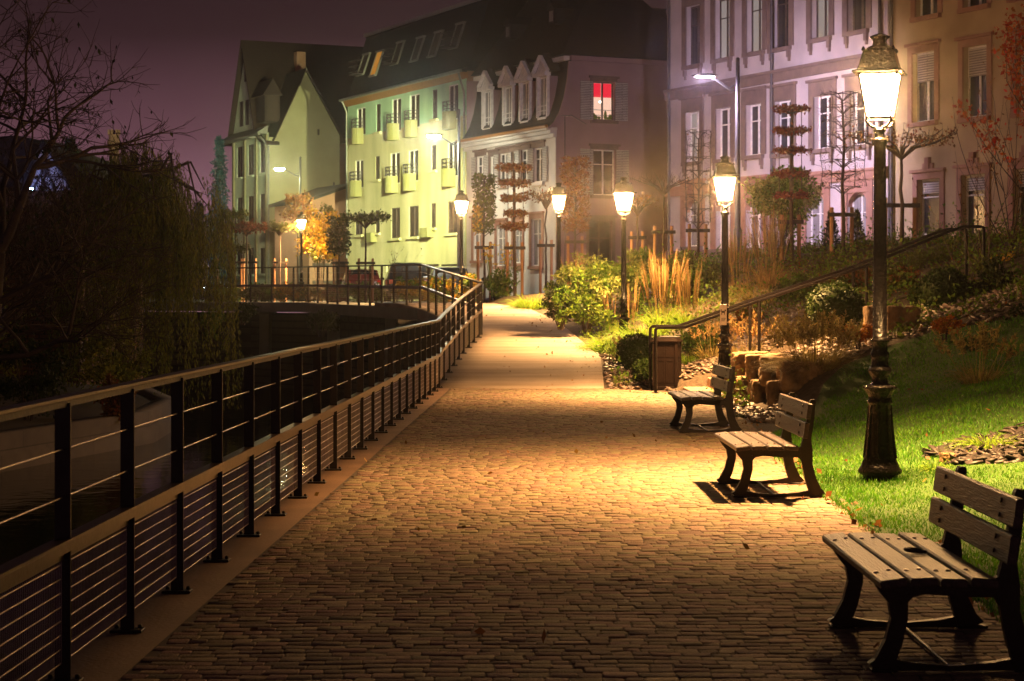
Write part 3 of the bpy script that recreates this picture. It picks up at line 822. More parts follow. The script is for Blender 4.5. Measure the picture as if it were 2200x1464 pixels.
# ------------------------------------------------------------------ parked cars
def car(label, x, y, z, rz, paint, wide=1.72, tall=1.45, long_=4.0, lit=False, van=False):
    root = thing('parked_car', label, 'car', (x, y, z), rz, 'cars parked beyond the walkway')
    w = wide / 2; t = tall
    # cross sections front to back: (y, half width at sill, half width at waist, waist height, roof half width, roof height)
    secs = [(-long_ / 2, .80 * w, .82 * w, .62, .80 * w, .66), (-long_ / 2 + .12, .96 * w, .97 * w, .80, .86 * w, .86), (-long_ / 2 + .30, w, w, .90, .84 * w, 1.05 if not van else 1.3),
            (-long_ / 2 + .65, w, w, .92, .76 * w, t - .06), (-.3, w, w, .92, .74 * w, t), (.55, w, w, .92, .76 * w, t - .05), (1.15, w, w, .9, .84 * w, 1.02), (long_ / 2 - .25, .97 * w, .96 * w, .78, .85 * w, .82), (long_ / 2, .82 * w, .82 * w, .55, .78 * w, .6)]
    mb = MB(); vs = []
    for (yy, s, wa, wh, rw, rh) in secs:
        vs += [(-s * .96, yy, .22), (-s, yy, .4), (-wa, yy, wh), (-rw, yy, rh), (-rw * .6, yy, rh + .03), (rw * .6, yy, rh + .03), (rw, yy, rh), (wa, yy, wh), (s, yy, .4), (s * .96, yy, .22)]
    fs = [tuple(range(10)), tuple(range(len(vs) - 1, len(vs) - 11, -1))]
    for i in range(len(secs) - 1):
        for k in range(10): fs.append((i * 10 + k, i * 10 + (k + 1) % 10, i * 10 + 10 + (k + 1) % 10, i * 10 + 10 + k))
    mb.add(vs, fs, 0, False); mb.build('body', paint, root)
    y0 = -long_ / 2
    mb = MB(); mb.add([(-.74 * w, y0 + .292, .97), (.74 * w, y0 + .292, .97), (.66 * w, y0 + .6, t - .08), (-.66 * w, y0 + .6, t - .08)], [(0, 1, 2, 3)])
    for v in range(4): mb.v[v] = (mb.v[v][0], mb.v[v][1] - .03, mb.v[v][2] + .02)
    mb.build('rear_window', 'carglass', root)
    for s in (-1, 1):
        mb = MB(); mb.add([(s * (w * .985 + .004), y0 + .62, .97), (s * (w * .985 + .004), 1.0, .95), (s * (w * .79 + .004), .5, t - .12), (s * (w * .79 + .004), y0 + .8, t - .13)], [(0, 1, 2, 3)]); mb.build('side_window', 'carglass', root)
        mb = MB(); mb.cbox(s * w * .82 - .09, s * w * .82 + .09, y0 + .06, y0 + .16, .72, .92, .02); mb.build('tail_light', 'carlight' if lit else 'taillight', root)
        for yy in (-1.25, 1.25):
            mb = MB(); mb.tube([(s * (w - .2), yy, .31), (s * (w + .01), yy, .31)], .31, 18); wh = mb.build('wheel', 'tyre', root)
            mb = MB(); mb.tube([(s * (w - .05), yy, .31), (s * (w + .022), yy, .31)], .2, 14); mb.build('rim', 'steel', wh)
        mb = MB(); mb.cbox(s * (w + .1) - .09, s * (w + .1) + .09, .68, .76, .92, 1.05, .02); mb.build('mirror', paint, root)
    mb = MB(); mb.cbox(-.26, .26, y0 - .02, y0 + .02, .5, .61, .004); mb.build('number_plate', 'sign_white', root)
    mb = MB(); mb.cbox(-w * .9, w * .9, y0 - .04, y0 + .1, .34, .5, .02); mb.build('bumper', 'tyre', root)
    return root


M['paint_red'] = mat('dark_red_car_paint', (.09, .016, .012), .22, (.1, .018, .014), 2, coat=.6)
M['paint_black'] = mat('black_car_paint', (.012, .012, .014), .2, (.014, .014, .016), 2, coat=.6)
M['paint_grey'] = mat('slate_grey_car_paint', (.06, .06, .065), .25, (.07, .07, .075), 2, metal=.3, coat=.6)
car('dark red hatchback parked before the cream flats', PX(776, 90), 90, 1.34, R(8), 'paint_red', 1.66, 1.44)
car('black people carrier parked before the garage opening of the cream flats', PX(873, 87), 87, 1.34, R(6), 'paint_black', 1.85, 1.68, 4.3, van=True)
car('grey car parked behind the kink of the railing', PX(965, 84), 84, 1.34, R(4), 'paint_grey', 1.76, 1.46)
car('small distant car with bluish lights left of the green gabled house', PX(489, 125), 125, 1.34, R(-14), 'paint_grey', 1.7, 1.5, lit=True)

# pedestrian crossing sign
sg = thing('crossing_sign', 'blue pedestrian crossing sign with a white triangle near the willow', 'road sign', (PX(441, 92), 92, 1.34), R(12))
mb = MB(); mb.lathe([(.03, 0), (.03, 1.95)], 10); mb.build('pole', 'steel', sg)
mb = MB(); mb.cbox(-.23, .23, -.05, -.035, 1.5, 1.96, .01); pl = mb.build('plate', 'sign_blue', sg)
mb = MB(); mb.prism([(-.19, 1.55), (.19, 1.55), (0, 1.9)], 'y', -.056, -.051); mb.build('triangle', 'sign_white', pl)
mb = MB(); mb.bar((.0, -.058, 1.66), (.0, -.058, 1.76), .03, .004, (0, 1, 0)); mb.bar((0, -.058, 1.66), (-.05, -.058, 1.58), .022, .004, (0, 1, 0)); mb.bar((0, -.058, 1.66), (.05, -.058, 1.58), .022, .004, (0, 1, 0))
mb.bar((0, -.058, 1.74), (-.05, -.058, 1.68), .016, .004, (0, 1, 0)); mb.bar((0, -.058, 1.74), (.05, -.058, 1.69), .016, .004, (0, 1, 0)); mb.box(-.016, .016, -.060, -.056, 1.77, 1.80); mb.build('pictogram', 'sign_black', pl)

# ------------------------------------------------------------------ buildings
ANG = math.atan2(.43, .9)
UX, UY = -math.sin(ANG), math.cos(ANG)        # along a street front, away from the camera
VX, VY = math.cos(ANG), math.sin(ANG)         # along a side wall, to the right


class House:
    """local x runs along the side wall, local y along the street front, both from the near corner"""
    def __init__(s, name, label, px, D, base, cat='building'):
        s.ox, s.oy, s.oz = PX(px, D), D, base
        s.root = thing(name, label, cat, (s.ox, s.oy, s.oz), ANG)

    def hit(s, plane, px, py=HY, off=0.):
        ux, uy = (UX, UY) if plane == 'x' else (VX, VY)
        nx, ny = (VX, VY) if plane == 'x' else (UX, UY)
        ox, oy = s.ox + nx * off, s.oy + ny * off
        k = (px - HX) / F; a = (k * oy - ox) / (ux - k * uy); D = oy + a * uy
        return a, CH - (py - HY) * D / F - s.oz

    def rect(s, plane, px, y0, y1, w, off=0.):
        a, z1 = s.hit(plane, px, y0, off); _, z0 = s.hit(plane, px, y1, off)
        return (a - w / 2, a + w / 2, z0, z1)

    def wall(s, plane, a0, a1, z0, z1, holes, material, off=0., reveal=.2, name='wall', split=None):
        A = sorted({a0, a1} | {min(max(v, a0), a1) for h in holes for v in h[:2]}); Z = sorted({z0, z1} | {min(max(v, z0), z1) for h in holes for v in h[2:4]} | ({split[0]} if split else set()))
        q = (lambda a, d, z: (off + d, a, z)) if plane == 'x' else (lambda a, d, z: (a, off + d, z))
        mb = MB()
        for i in range(len(A) - 1):
            for j in range(len(Z) - 1):
                ca, cz = (A[i] + A[i + 1]) / 2, (Z[j] + Z[j + 1]) / 2
                if any(h[0] < ca < h[1] and h[2] < cz < h[3] for h in holes): continue
                mi = 1 if split and cz > split[0] else 0
                mb.add([q(A[i], 0, Z[j]), q(A[i + 1], 0, Z[j]), q(A[i + 1], 0, Z[j + 1]), q(A[i], 0, Z[j + 1])], [(0, 1, 2, 3)], mi)
        for h in holes:
            a, b, c, d = max(h[0], a0), min(h[1], a1), max(h[2], z0), min(h[3], z1)
            mi = 1 if split and (c + d) / 2 > split[0] else 0
            for (p, r) in (((a, c), (a, d)), ((a, d), (b, d)), ((b, d), (b, c)), ((b, c), (a, c))):
                mb.add([q(p[0], 0, p[1]), q(r[0], 0, r[1]), q(r[0], reveal, r[1]), q(p[0], reveal, p[1])], [(0, 1, 2, 3)], mi)
        ms = [material] + ([split[1]] if split else [])
        return mb.build(name, ms, s.root, fix=False)

    def bx(s, mb, plane, a0, a1, d0, d1, z0, z1, off=0., mi=0):
        if plane == 'x': mb.box(off + d0, off + d1, a0, a1, z0, z1, mi)
        else: mb.box(a0, a1, off + d0, off + d1, z0, z1, mi)

    def window(s, plane, r, frame='white_frame', pane='glass_dark', off=0., mull=1, bars=1, sill=None, trim=None, tw=.16, head=.22, inset=.13, shutters=None, sw=None, brackets=False, keystone=False, name='window', label=None):
        a0, a1, z0, z1 = r; t = .055
        mb = MB(); i0, i1 = inset, inset + .06
        s.bx(mb, plane, a0, a0 + t, i0, i1, z0, z1, off); s.bx(mb, plane, a1 - t, a1, i0, i1, z0, z1, off)
        s.bx(mb, plane, a0 + t, a1 - t, i0, i1, z1 - t, z1, off); s.bx(mb, plane, a0 + t, a1 - t, i0, i1, z0, z0 + t, off)
        for k in range(mull):
            c = a0 + (a1 - a0) * (k + 1) / (mull + 1); s.bx(mb, plane, c - .035, c + .035, i0 - .004, i1 - .01, z0 + t, z1 - t, off)
        for k in range(bars):
            c = z1 - (z1 - z0) * (.32 if bars == 1 else (k + 1) / (bars + 1)); s.bx(mb, plane, a0 + t, a1 - t, i0 + .003, i1 - .012, c - .018, c + .018, off)
        w = mb.build(name, frame, s.root)
        if label: w['label'] = label
        mb = MB(); s.bx(mb, plane, a0 + .01, a1 - .01, i0 + .035, i0 + .05, z0 + .01, z1 - .01, off); mb.build('pane', pane, w)
        if sill:
            mb = MB(); s.bx(mb, plane, a0 - .14, a1 + .14, -.13, .06, z0 - .13, z0 - .002, off)
            if brackets:
                for c in (a0 - .02, a1 + .02): s.bx(mb, plane, c - .07, c + .07, -.10, -.002, z0 - .36, z0 - .132, off); s.bx(mb, plane, c - .05, c + .05, -.06, -.002, z0 - .48, z0 - .362, off)
            mb.build('sill', sill, w)
        if trim:
            mb = MB(); d0, d1 = -.045, .02
            s.bx(mb, plane, a0 - tw, a0 + .0, d0, d1, z0, z1, off); s.bx(mb, plane, a1, a1 + tw, d0, d1, z0, z1, off)
            s.bx(mb, plane, a0 - tw, a1 + tw, d0, d1, z1 + .002, z1 + head, off)
            s.bx(mb, plane, a0 - tw - .07, a1 + tw + .07, d0 - .07, d1, z1 + head + .002, z1 + head + .09, off)
            if keystone:
                c = (a0 + a1) / 2; s.bx(mb, plane, c - .1, c + .1, d0 - .06, d1, z1 + head + .092, z1 + head + .42, off); s.bx(mb, plane, c - .24, c + .24, d0 - .02, d1, z1 + head + .092, z1 + head + .25, off)
            mb.build('surround', trim, w)
        if shutters:
            sw = sw or (a1 - a0) / 2
            for (b0, b1) in ((a0 - .03 - sw, a0 - .03), (a1 + .03, a1 + .03 + sw)):
                mb = MB(); s.bx(mb, plane, b0, b1, -.06, -.025, z0, z1, off)
                for (c0, c1) in ((b0, b0 + .06), (b1 - .06, b1)): s.bx(mb, plane, c0, c1, -.075, -.061, z0, z1, off)
                for zz in (z0, (z0 + z1) / 2, z1 - .08): s.bx(mb, plane, b0 + .06, b1 - .06, -.073, -.061, zz, zz + .08, off)
                mb.build('shutter', shutters, w)
        return w


# ---------- cream flats with mint top floor
B = House('apartment_block', 'cream flats with a mint top floor, yellow box balconies and a steep dark mansard', 1003, 95, 1.36)
eave = B.hit('x', 986, 159)[1]; LB = B.hit('x', 747)[0]; zsp = B.hit('x', 868, 274)[1]
holes, wins = [], []
for (px, y0, y1, w, k) in [(776, 232, 292, 1.25, 1), (813, 224, 284, .62, 0), (852, 212, 283, 1.25, 1), (891, 203, 276, 1.25, 1), (934, 193, 256, .62, 0), (974, 182, 258, 1.15, 1),
                           (772, 344, 405, 1.2, 1), (811, 336, 386, .62, 0), (849, 328, 396, 1.25, 1), (888, 322, 391, 1.25, 1), (932, 312, 366, .62, 0), (972, 305, 381, 1.15, 1),
                           (771, 464, 505, 1.1, 0), (811, 452, 501, .62, 0), (850, 447, 512, 1.2, 0), (889, 443, 509, 1.25, 0), (931, 437, 490, .62, 0), (972, 432, 501, 1.15, 0)]:
    r = B.rect('x', px, y0, y1, w); r = (max(r[0], .15), min(r[1], LB - .15), r[2], min(r[3], eave - .32)); holes.append(r); wins.append((r, w, k))
gar = [B.rect('x', px, 568, 612, w) for px, w in ((866, 4.6), (965, 2.2), (925, 2.0))]
gar = [(a, b, 0.02, c) for (a, b, _, c) in gar]
B.wall('x', 0, LB, -.3, eave, holes + gar, 'wallB', reveal=.1, split=(zsp, 'wallBt'))
for g in gar:
    mb = MB(); B.bx(mb, 'x', g[0], g[1], .07, .099, g[2], g[3]); mb.build('garage_door', 'brown_frame', B.root)
W = 12.; zt = eave + 3.55
mb = MB(); mb.add([(0, 0, -.3), (W, 0, -.3), (W, 0, eave), (W - 1.3, 0, zt), (1.3, 0, zt), (0, 0, eave)], [(0, 1, 2, 3, 4, 5)])
mb.add([(0, LB, -.3), (W, LB, -.3), (W, LB, eave), (W - 1.3, LB, zt), (1.3, LB, zt), (0, LB, eave)], [(0, 1, 2, 3, 4, 5)]); mb.add([(W, 0, -.3), (W, LB, -.3), (W, LB, eave), (W, 0, eave)], [(0, 1, 2, 3)])
mb.build('side_wall', 'wallBs', B.root, fix=False)
mb = MB(); y0, y1 = -.12, LB + .15
mb.prism([(-.35, eave + .06), (.05, eave + .25), (1.15, zt - .02), (1.1, zt + .12), (W - 1.1, zt + .12), (W - 1.15, zt - .02), (W - .05, eave + .25), (W + .3, eave + .06), (W + .3, eave - .02), (W - .05, eave + .1), (W / 2, zt - .3), (.05, eave + .1), (-.35, eave - .02)][:8] , 'y', y0, y1)
rf = mb.build('roof', 'slate', B.root)
mb = MB(); mb.prism([(1.0, zt + .05), (1.0, zt + .22), (1.25, zt + .22), (1.25, zt + .05)], 'y', y0 - .02, y1 + .02); mb.build('roof_edge', 'gutter', rf)
mb = MB(); mb.tube([(-.40, y0 - .05, eave + .03), (-.40, y1, eave + .03)], .085, 8); mb.tube([(-.38, .15, eave - .02), (-.1, .15, eave - .9), (-.08, .15, eave - 1.1), (-.08, .15, 0)], .06, 8); mb.tube([(-.38, LB - .1, eave), (-.1, LB - .1, eave - .6), (-.08, LB - .1, 0)], .055, 8); mb.build('gutter', 'gutter', rf)
mb = MB(); mb.add([(-.36, y0, eave - .02), (.0, y0, eave - .3), (.0, y1, eave - .3), (-.36, y1, eave - .02)], [(0, 1, 2, 3)]); mb.add([(-.36, y0, eave - .02), (.0, y0, eave - .02), (.0, y0, eave - .3)], [(0, 1, 2)]); mb.build('soffit', 'soffit', rf, fix=False)
for (r, w, k) in wins:
    B.window('x', r, 'white_frame' if k else 'brown_frame', 'shutter_brown' if rnd.random() < .6 else 'glass_dark', mull=1 if w > 1 else 0, bars=0, inset=.03, sill='wallB' if not k else None)
    if k:
        a0, a1, z0 = r[0], r[1], r[2]; c = (a0 + a1) / 2 + .15; mb = MB()
        n = 8; out = [(-.02, c - .54)] + [(-.02 - .46 * math.sin(PI * q / n) ** .45, c - .54 + 1.08 * q / n) for q in range(1, n)] + [(-.02, c + .54)]
        mb.prism(out, 'z', z0 - .46, z0 + .40); bal = mb.build('balcony', 'balcony', B.root)
        mb = MB()
        for h in (.52, .70, .88): mb.tube([(p[0] * .95, p[1], z0 + h) for p in out], .02, 5)
        for p in out[::2]: mb.tube([(p[0] * .95, p[1], z0 + .40), (p[0] * .95, p[1], z0 + .88)], .018, 5)
        mb.build('railing', 'pipe', bal)
for (px, y0, y1) in ((802, 501, 521), (923, 490, 510)):
    r = B.rect('x', px, y0, y1, .95); mb = MB(); mb.box(-.34, -.003, r[0], r[1], r[2], r[3]); mb.build('flower_box', 'balcony', B.root)
for (px, py0, py1, lit) in [(786, 118, 158, 0), (816, 112, 160, 1), (858, 92, 135, 0), (902, 82, 128, 0), (941, 70, 118, 0), (986, 52, 100, 0)]:
    a, z1 = B.hit('x', px, py0, .7); _, z0 = B.hit('x', px, py1, .5)
    def mx(z): return .05 + (z - eave - .25) / (zt - .27 - eave) * 1.1
    z0 = max(z0, eave + .55); z1 = min(z1, zt - .35); hw = .48
    mb = MB()
    for (b0, b1) in ((a - hw, a - hw + .07), (a + hw - .07, a + hw)): mb.prism([(mx(z0) - .10, z0), (mx(z1) - .10, z1), (mx(z1) + .05, z1), (mx(z0) + .05, z0)], 'y', b0, b1)
    mb.box(mx(z1) - .14, mx(z1) + .1, a - hw - .04, a + hw + .04, z1 + .002, z1 + .09); mb.box(mx(z0) - .16, mx(z0) + .05, a - hw, a + hw, z0 - .08, z0 - .002)
    w = mb.build('roof_window', 'gutter', B.root)
    mb = MB(); mb.prism([(mx(z0) - .05, z0), (mx(z1) - .05, z1), (mx(z1) + .03, z1), (mx(z0) + .03, z0)], 'y', a - hw + .072, a + hw - .072); mb.build('pane', 'orange_pane' if lit else 'shutter_brown', w)
    if px in (786, 858, 986):
        mb = MB()
        for h in (.1, .4, .7): mb.tube([(mx(z0) - .16, a - hw, z0 + h), (mx(z0) - .55, a - hw, z0 + h), (mx(z0) - .55, a + hw, z0 + h), (mx(z0) - .16, a + hw, z0 + h)], .022, 5)
        mb.box(mx(z0) - .55, mx(z0) - .16, a - hw, a + hw, z0 - .05, z0 - .003); mb.build('balcony', 'pipe', B.root)

# ---------- mansard house with mauve gable
C = House('mansard_house', 'white house with flared mansard, four white dormers and a red lit window', 1195, 82, 1.6)
ze = C.hit('x', 1176, 277)[1]; zc = C.hit('y', 1224, 130, 0)[1]; LC, WC = 9.0, 7.4
prof = [(-.42, ze - .02), (-.12, ze + .25), (.14, ze + .7), (.34, ze + 1.3), (.48, ze + 2.0), (.56, zc)]
holes, wins = [], []
for (px, y0, y1, w) in [(1033, 336, 400, .85), (1062, 336, 395, .8), (1082, 330, 398, .85), (1108, 326, 392, .85), (1128, 322, 390, .85), (1157, 318, 392, .9),
                        (1026, 478, 560, .9), (1077, 484, 572, .95), (1113, 478, 566, .9), (1153, 470, 572, 1.0)]:
    r = C.rect('x', px, y0, y1, w); holes.append(r); wins.append(r)
C.wall('x', 0, LC, -.6, ze, holes, 'wallC', reveal=.14)
gh = [C.rect('y', 1297, 176, 259, 1.0), C.rect('y', 1298, 322, 420, 1.05), C.rect('y', 1290, 475, 590, 1.1)]
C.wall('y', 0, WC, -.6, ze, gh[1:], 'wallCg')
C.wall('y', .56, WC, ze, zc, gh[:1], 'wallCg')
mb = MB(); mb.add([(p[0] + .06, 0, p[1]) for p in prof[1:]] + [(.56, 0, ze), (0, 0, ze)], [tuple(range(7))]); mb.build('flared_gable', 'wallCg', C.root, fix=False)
mb = MB(); mb.box(-.035, .0 - .002, .0, .40, -.6, ze - .3); mb.build('corner_pilaster', 'wallC', C.root)
mb = MB(); p2 = [(x, z) for x, z in prof] + [(x + .1, z + .02) for x, z in prof[::-1]]
mb.prism(p2, 'y', -.08, LC); mb.build('mansard_roof', 'slate', C.root)
mb = MB(); p3 = [(x - .05, z - .05) for x, z in prof] + [(x + .08, z - .05) for x, z in prof[::-1]]; mb.prism(p3, 'y', -.16, -.085); mb.build('verge_board', 'wallCg', C.root)
mb = MB(); mb.box(-.5, .0, -.1, LC, ze - .12, ze - .022); mb.box(-.3, -.002, -.06, LC, ze - .26, ze - .122); mb.box(-.15, -.002, -.04, LC, ze - .42, ze - .262); mb.build('eaves_moulding', 'wallC', C.root)
mb = MB(); mb.tube([(-.52, -.15, ze + .02), (-.52, LC, ze + .02)], .07, 8); mb.build('gutter', 'soffit', C.root)
mb = MB(); mb.box(.34, .60, -.03, LC, zc + .002, zc + .18); mb.build('upper_cornice', 'wallC', C.root)
mb = MB(); mb.box(.63, WC + .1, -.14, .06, zc + .002, zc + .2); mb.build('side_cornice', 'wallCg', C.root)
mb = MB(); zr = zc + 4.6; q = zc + .225
mb.add([(.2, -.2, q), (WC + .2, -.2, q), (WC + .2, LC, q), (.2, LC, q), (3.7, 3.0, zr), (3.7, LC, zr)], [(0, 1, 4), (0, 4, 5, 3), (1, 2, 5, 4), (2, 3, 5), (0, 3, 2, 1)]); ur = mb.build('upper_roof', 'slate', C.root)
mb = MB(); mb.box(3.2, 3.9, 6.2, 7.2, zr - .6, zr + 1.1); mb.build('chimney', 'brick', ur)
for (y, x) in ((6.6, 1.35), (2.6, 1.5)):
    zz = q + (x - .2) / 3.5 * 4.6; mb = MB(); mb.box(x - .42, x + .5, y - .28, y + .28, zz - .1, zz + .55); mb.prism([(y - .36, zz + .552), (y + .36, zz + .552), (y, zz + .95)], 'x', x - .5, x + .9); d = mb.build('small_dormer', 'slate', ur)
    mb = MB(); mb.box(x - .44, x - .422, y - .16, y + .16, zz + .02, zz + .46); mb.build('pane', 'glass_pale', d)
mb = MB(); mb.box(0, WC, LC - .02, LC, -.6, zc); mb.box(WC - .02, WC, 0, LC - .03, -.6, zc); mb.build('rear_wall', 'wallCg', C.root)
for i, (px, yt, yb) in enumerate(((1043, 195, 276), (1088, 186, 267), (1124, 176, 260), (1162, 165, 252))):
    a, z1 = C.hit('x', px, yt, -.05); _, z0 = C.hit('x', px, yb, -.05); z0 = max(z0, ze + .33); hw = .52; xf = -.02
    mb = MB(); mb.box(xf, .1, a - hw, a - hw + .12, z0, z1); mb.box(xf, .1, a + hw - .12, a + hw, z0, z1); mb.box(xf, .3, a - hw + .122, a + hw - .122, z0 - .1, z0); d = mb.build('dormer', 'white_frame', C.root)
    mb = MB(); mb.box(.102, 1.0, a - hw + .01, a - hw + .11, z0, z1); mb.box(.102, 1.0, a + hw - .11, a + hw - .01, z0, z1); mb.build('cheek', 'wallCg', d)  # shade on the cheeks is put into their colour by the darker render
    mb = MB(); mb.box(xf - .16, .1, a - hw - .1, a + hw + .1, z1 + .002, z1 + .14); mb.prism([(a - hw - .1, z1 + .142), (a + hw + .1, z1 + .142), (a, z1 + .78)], 'x', xf + .02, xf + .05)
    for s in (-1, 1): mb.bar((xf - .06, a + s * (hw + .16), z1 + .19), (xf - .06, a, z1 + .86), .09, .16, (1, 0, 0))
    mb.build('pediment', 'white_frame', d)
    mb = MB(); mb.prism([(a - hw - .2, z1 + .2), (a + hw + .2, z1 + .2), (a, z1 + 1.0)], 'x', xf + .055, 1.5); mb.build('dormer_roof', 'redtile', d)
    mb = MB(); r = (a - hw + .125, a + hw - .125, z0 + .01, z1 - .01)
    mb.box(.09, .13, r[0], r[0] + .07, r[2], r[3]); mb.box(.09, .13, r[1] - .07, r[1], r[2], r[3]); mb.box(.09, .13, a - .03, a + .03, r[2], r[3]); mb.box(.09, .13, r[0] + .071, r[1] - .071, r[3] - .07, r[3])
    for h in (.25, .45): mb.tube([(-.01, r[0], r[2] + h), (-.01, r[1], r[2] + h)], .018, 5)
    mb.build('window_frame', 'white_frame', d)
    mb = MB(); mb.box(.11, .125, r[0] + .01, r[1] - .01, r[2], r[3]); mb.build('pane', 'glass_pale', d)
for i, r in enumerate(wins):
    low = i > 5
    C.window('x', r, 'white_frame', 'glass_dark' if not low else 'glass_pale', mull=1, bars=1, sill='red_trim' if low else 'wallC', trim='red_trim' if low else 'grey_trim', tw=.17, head=.2, inset=.07, shutters=None if low or i in (1, 3) else 'shutter_white', sw=.42)
w = C.window('y', gh[0], 'brown_frame', 'room', mull=1, bars=0, sill='grey_trim', trim='grey_trim', tw=.13, head=.14, shutters='shutter_white', sw=.58, label='lit window with a red roller blind')
a0, a1, z0, z1 = gh[0]; zm = z0 + (z1 - z0) * .60
mb = MB(); mb.box(a0 + .06, (a0 + a1) / 2 - .05, .158, .162, zm, z1 - .06); mb.box((a0 + a1) / 2 + .05, a1 - .06, .158, .162, zm, z1 - .06); mb.build('red_blind', 'red_blind', w)
mb = MB(); mb.lathe([(.02, -.04), (.06, 0), (.02, .04)], 10, ((a0 + a1) / 2 - .10, .15, z0 + .78)); mb.build('bulb', 'bulb', w)
mb = MB()
for k, (x, h) in enumerate(((a0 + .13, .30), (a0 + .22, .22), (a0 + .36, .18), (a1 - .34, .42), (a1 - .22, .16), (a1 - .12, .28))): mb.lathe([(.05, .06), (.09, .14), (.06, h * .8), (.02, h)], 6, (x, .152, z0))
mb.build('window_plants', 'leaf_green', w)
mb = MB(); mb.tube([(a0, -.03, z0 + .42), (a1, -.03, z0 + .42)], .012, 5); mb.tube([(a0, -.03, z0 + .2), (a1, -.03, z0 + .2)], .012, 5); mb.build('guard_rail', 'pipe', w)
C.window('y', gh[1], 'white_frame', 'glass_dark', mull=1, bars=1, sill='grey_trim', trim='grey_trim', tw=.13, head=.14, shutters='shutter_white', sw=.58)
C.window('y', gh[2], 'brown_frame', 'glass_dark', mull=1, bars=1, trim='grey_trim', tw=.13, head=.14)
mb = MB(); x0 = C.hit('y', 1213)[0]; zz = C.hit('y', 1213, 250)[1]; mb.tube([(x0, -.03, -.3), (x0, -.03, zz), (x0 + .3, -.03, zz + .05), (x0 + 1.0, -.03, zz - .3)], .02, 5); mb.lathe([(.18, 0), (.2, .01), (.18, .02)], 12, (x0, -.04, zz)); mb.build('cable', 'pipe', C.root)

# ---------- long terrace, off white
Dh = House('terrace_house', 'long off-white terrace with brown stone window surrounds, tallest on the right', 1908, 59.2, 2.62)
LD = 13.1; zt = 13.6
rows_ = [(1490, 12, 140, 0), (1553, -4, 126, 1), (1622, -22, 112, 1), (1678, -38, 103, 0), (1763, -60, 82, 2), (1842, -84, 66, 0)]
holes, wins = [], []
for (px, y0, y1, k) in rows_: r = Dh.rect('x', px, y0, y1, .98); holes.append(r); wins.append((r, 'curtain_lit' if k else 'glass_dark', 'top'))
for (px, y0, y1, k) in [(1489, 240, 348, 1), (1555, 232, 342, 0), (1620, 224, 334, 0), (1683, 216, 330, 0), (1768, 206, 320, 0), (1848, 194, 312, 0)]:
    r = Dh.rect('x', px, y0, y1, .98); holes.append(r); wins.append((r, 'curtain_lit' if k else 'glass_dark', 'mid'))
for (px, y0, y1) in [(1489, 430, 530), (1555, 426, 540), (1620, 424, 545), (1752, 418, 548), (1842, 414, 548)]:
    r = Dh.rect('x', px, y0, y1, 1.02); holes.append(r); wins.append((r, 'glass_pale', 'low'))
Dh.wall('x', 0, LD, -1.2, zt, holes, 'wallD', reveal=.24)
for (r, pane, row) in wins:
    w = Dh.window('x', r, 'brown_frame' if row == 'top' else 'white_frame', pane, mull=1, bars=1, sill='grey_trim', brackets=row != 'low', trim='grey_trim' if row != 'low' else 'red_trim', tw=.26 if row != 'low' else .3, head=.45 if row != 'low' else .62, inset=.18)
    if row == 'low':
        a0, a1, z0, z1 = r; c = (a0 + a1) / 2; hw = (a1 - a0) / 2; mb = MB()      # arched head filling the top corners
        for s in (-1, 1):
            arc = [(c + s * hw * math.cos(t), z1 - .42 + .42 * math.sin(t)) for t in [PI / 2 * k / 6 for k in range(7)]]
            mb.prism(arc + [(c + s * hw, z1 - .001)], 'x', .01, .2)
        mb.build('arch', 'red_trim', w)
zc1 = Dh.hit('x', 1650, 172)[1]; zc2 = Dh.hit('x', 1800, 380)[1]
mb = MB(); mb.box(-.10, -.002, 0, LD, zc1 - .12, zc1 + .16); mb.box(-.16, -.002, -.02, LD + .02, zc1 + .162, zc1 + .26); mb.build('string_course', 'grey_trim', Dh.root)
mb = MB(); mb.box(-.09, -.002, 0, LD, zc2 - .16, zc2 + .1); mb.box(-.14, -.002, 0, LD, zc2 + .102, zc2 + .17); mb.build('string_course', 'red_trim', Dh.root)
mb = MB(); mb.box(-.07, -.002, 0, LD, -1.2, .55); mb.build('plinth', 'grey_trim', Dh.root)
for a in (.28, LD - .3, LD * .47):
    mb = MB(); mb.tube([(-.1, a, -.5), (-.1, a, zt - .3)], .055, 8); mb.build('downpipe', 'pipe', Dh.root)
mb = MB(); mb.box(-.35, .0, -.02, LD + .1, zt, zt + .3); mb.build('cornice', 'grey_trim', Dh.root)
mb = MB(); mb.prism([(-.4, zt + .31), (8.4, zt + .31), (4, zt + 3.5)], 'y', 0, LD + .1); mb.build('roof', 'slate', Dh.root)
mb = MB(); mb.box(0, 8, LD - .02, LD, -1.2, zt); mb.box(7.98, 8, 0, LD - .03, -1.2, zt); mb.box(.03, 7.97, .0, .02, -1.2, zt); mb.build('rear_wall', 'wallD', Dh.root)

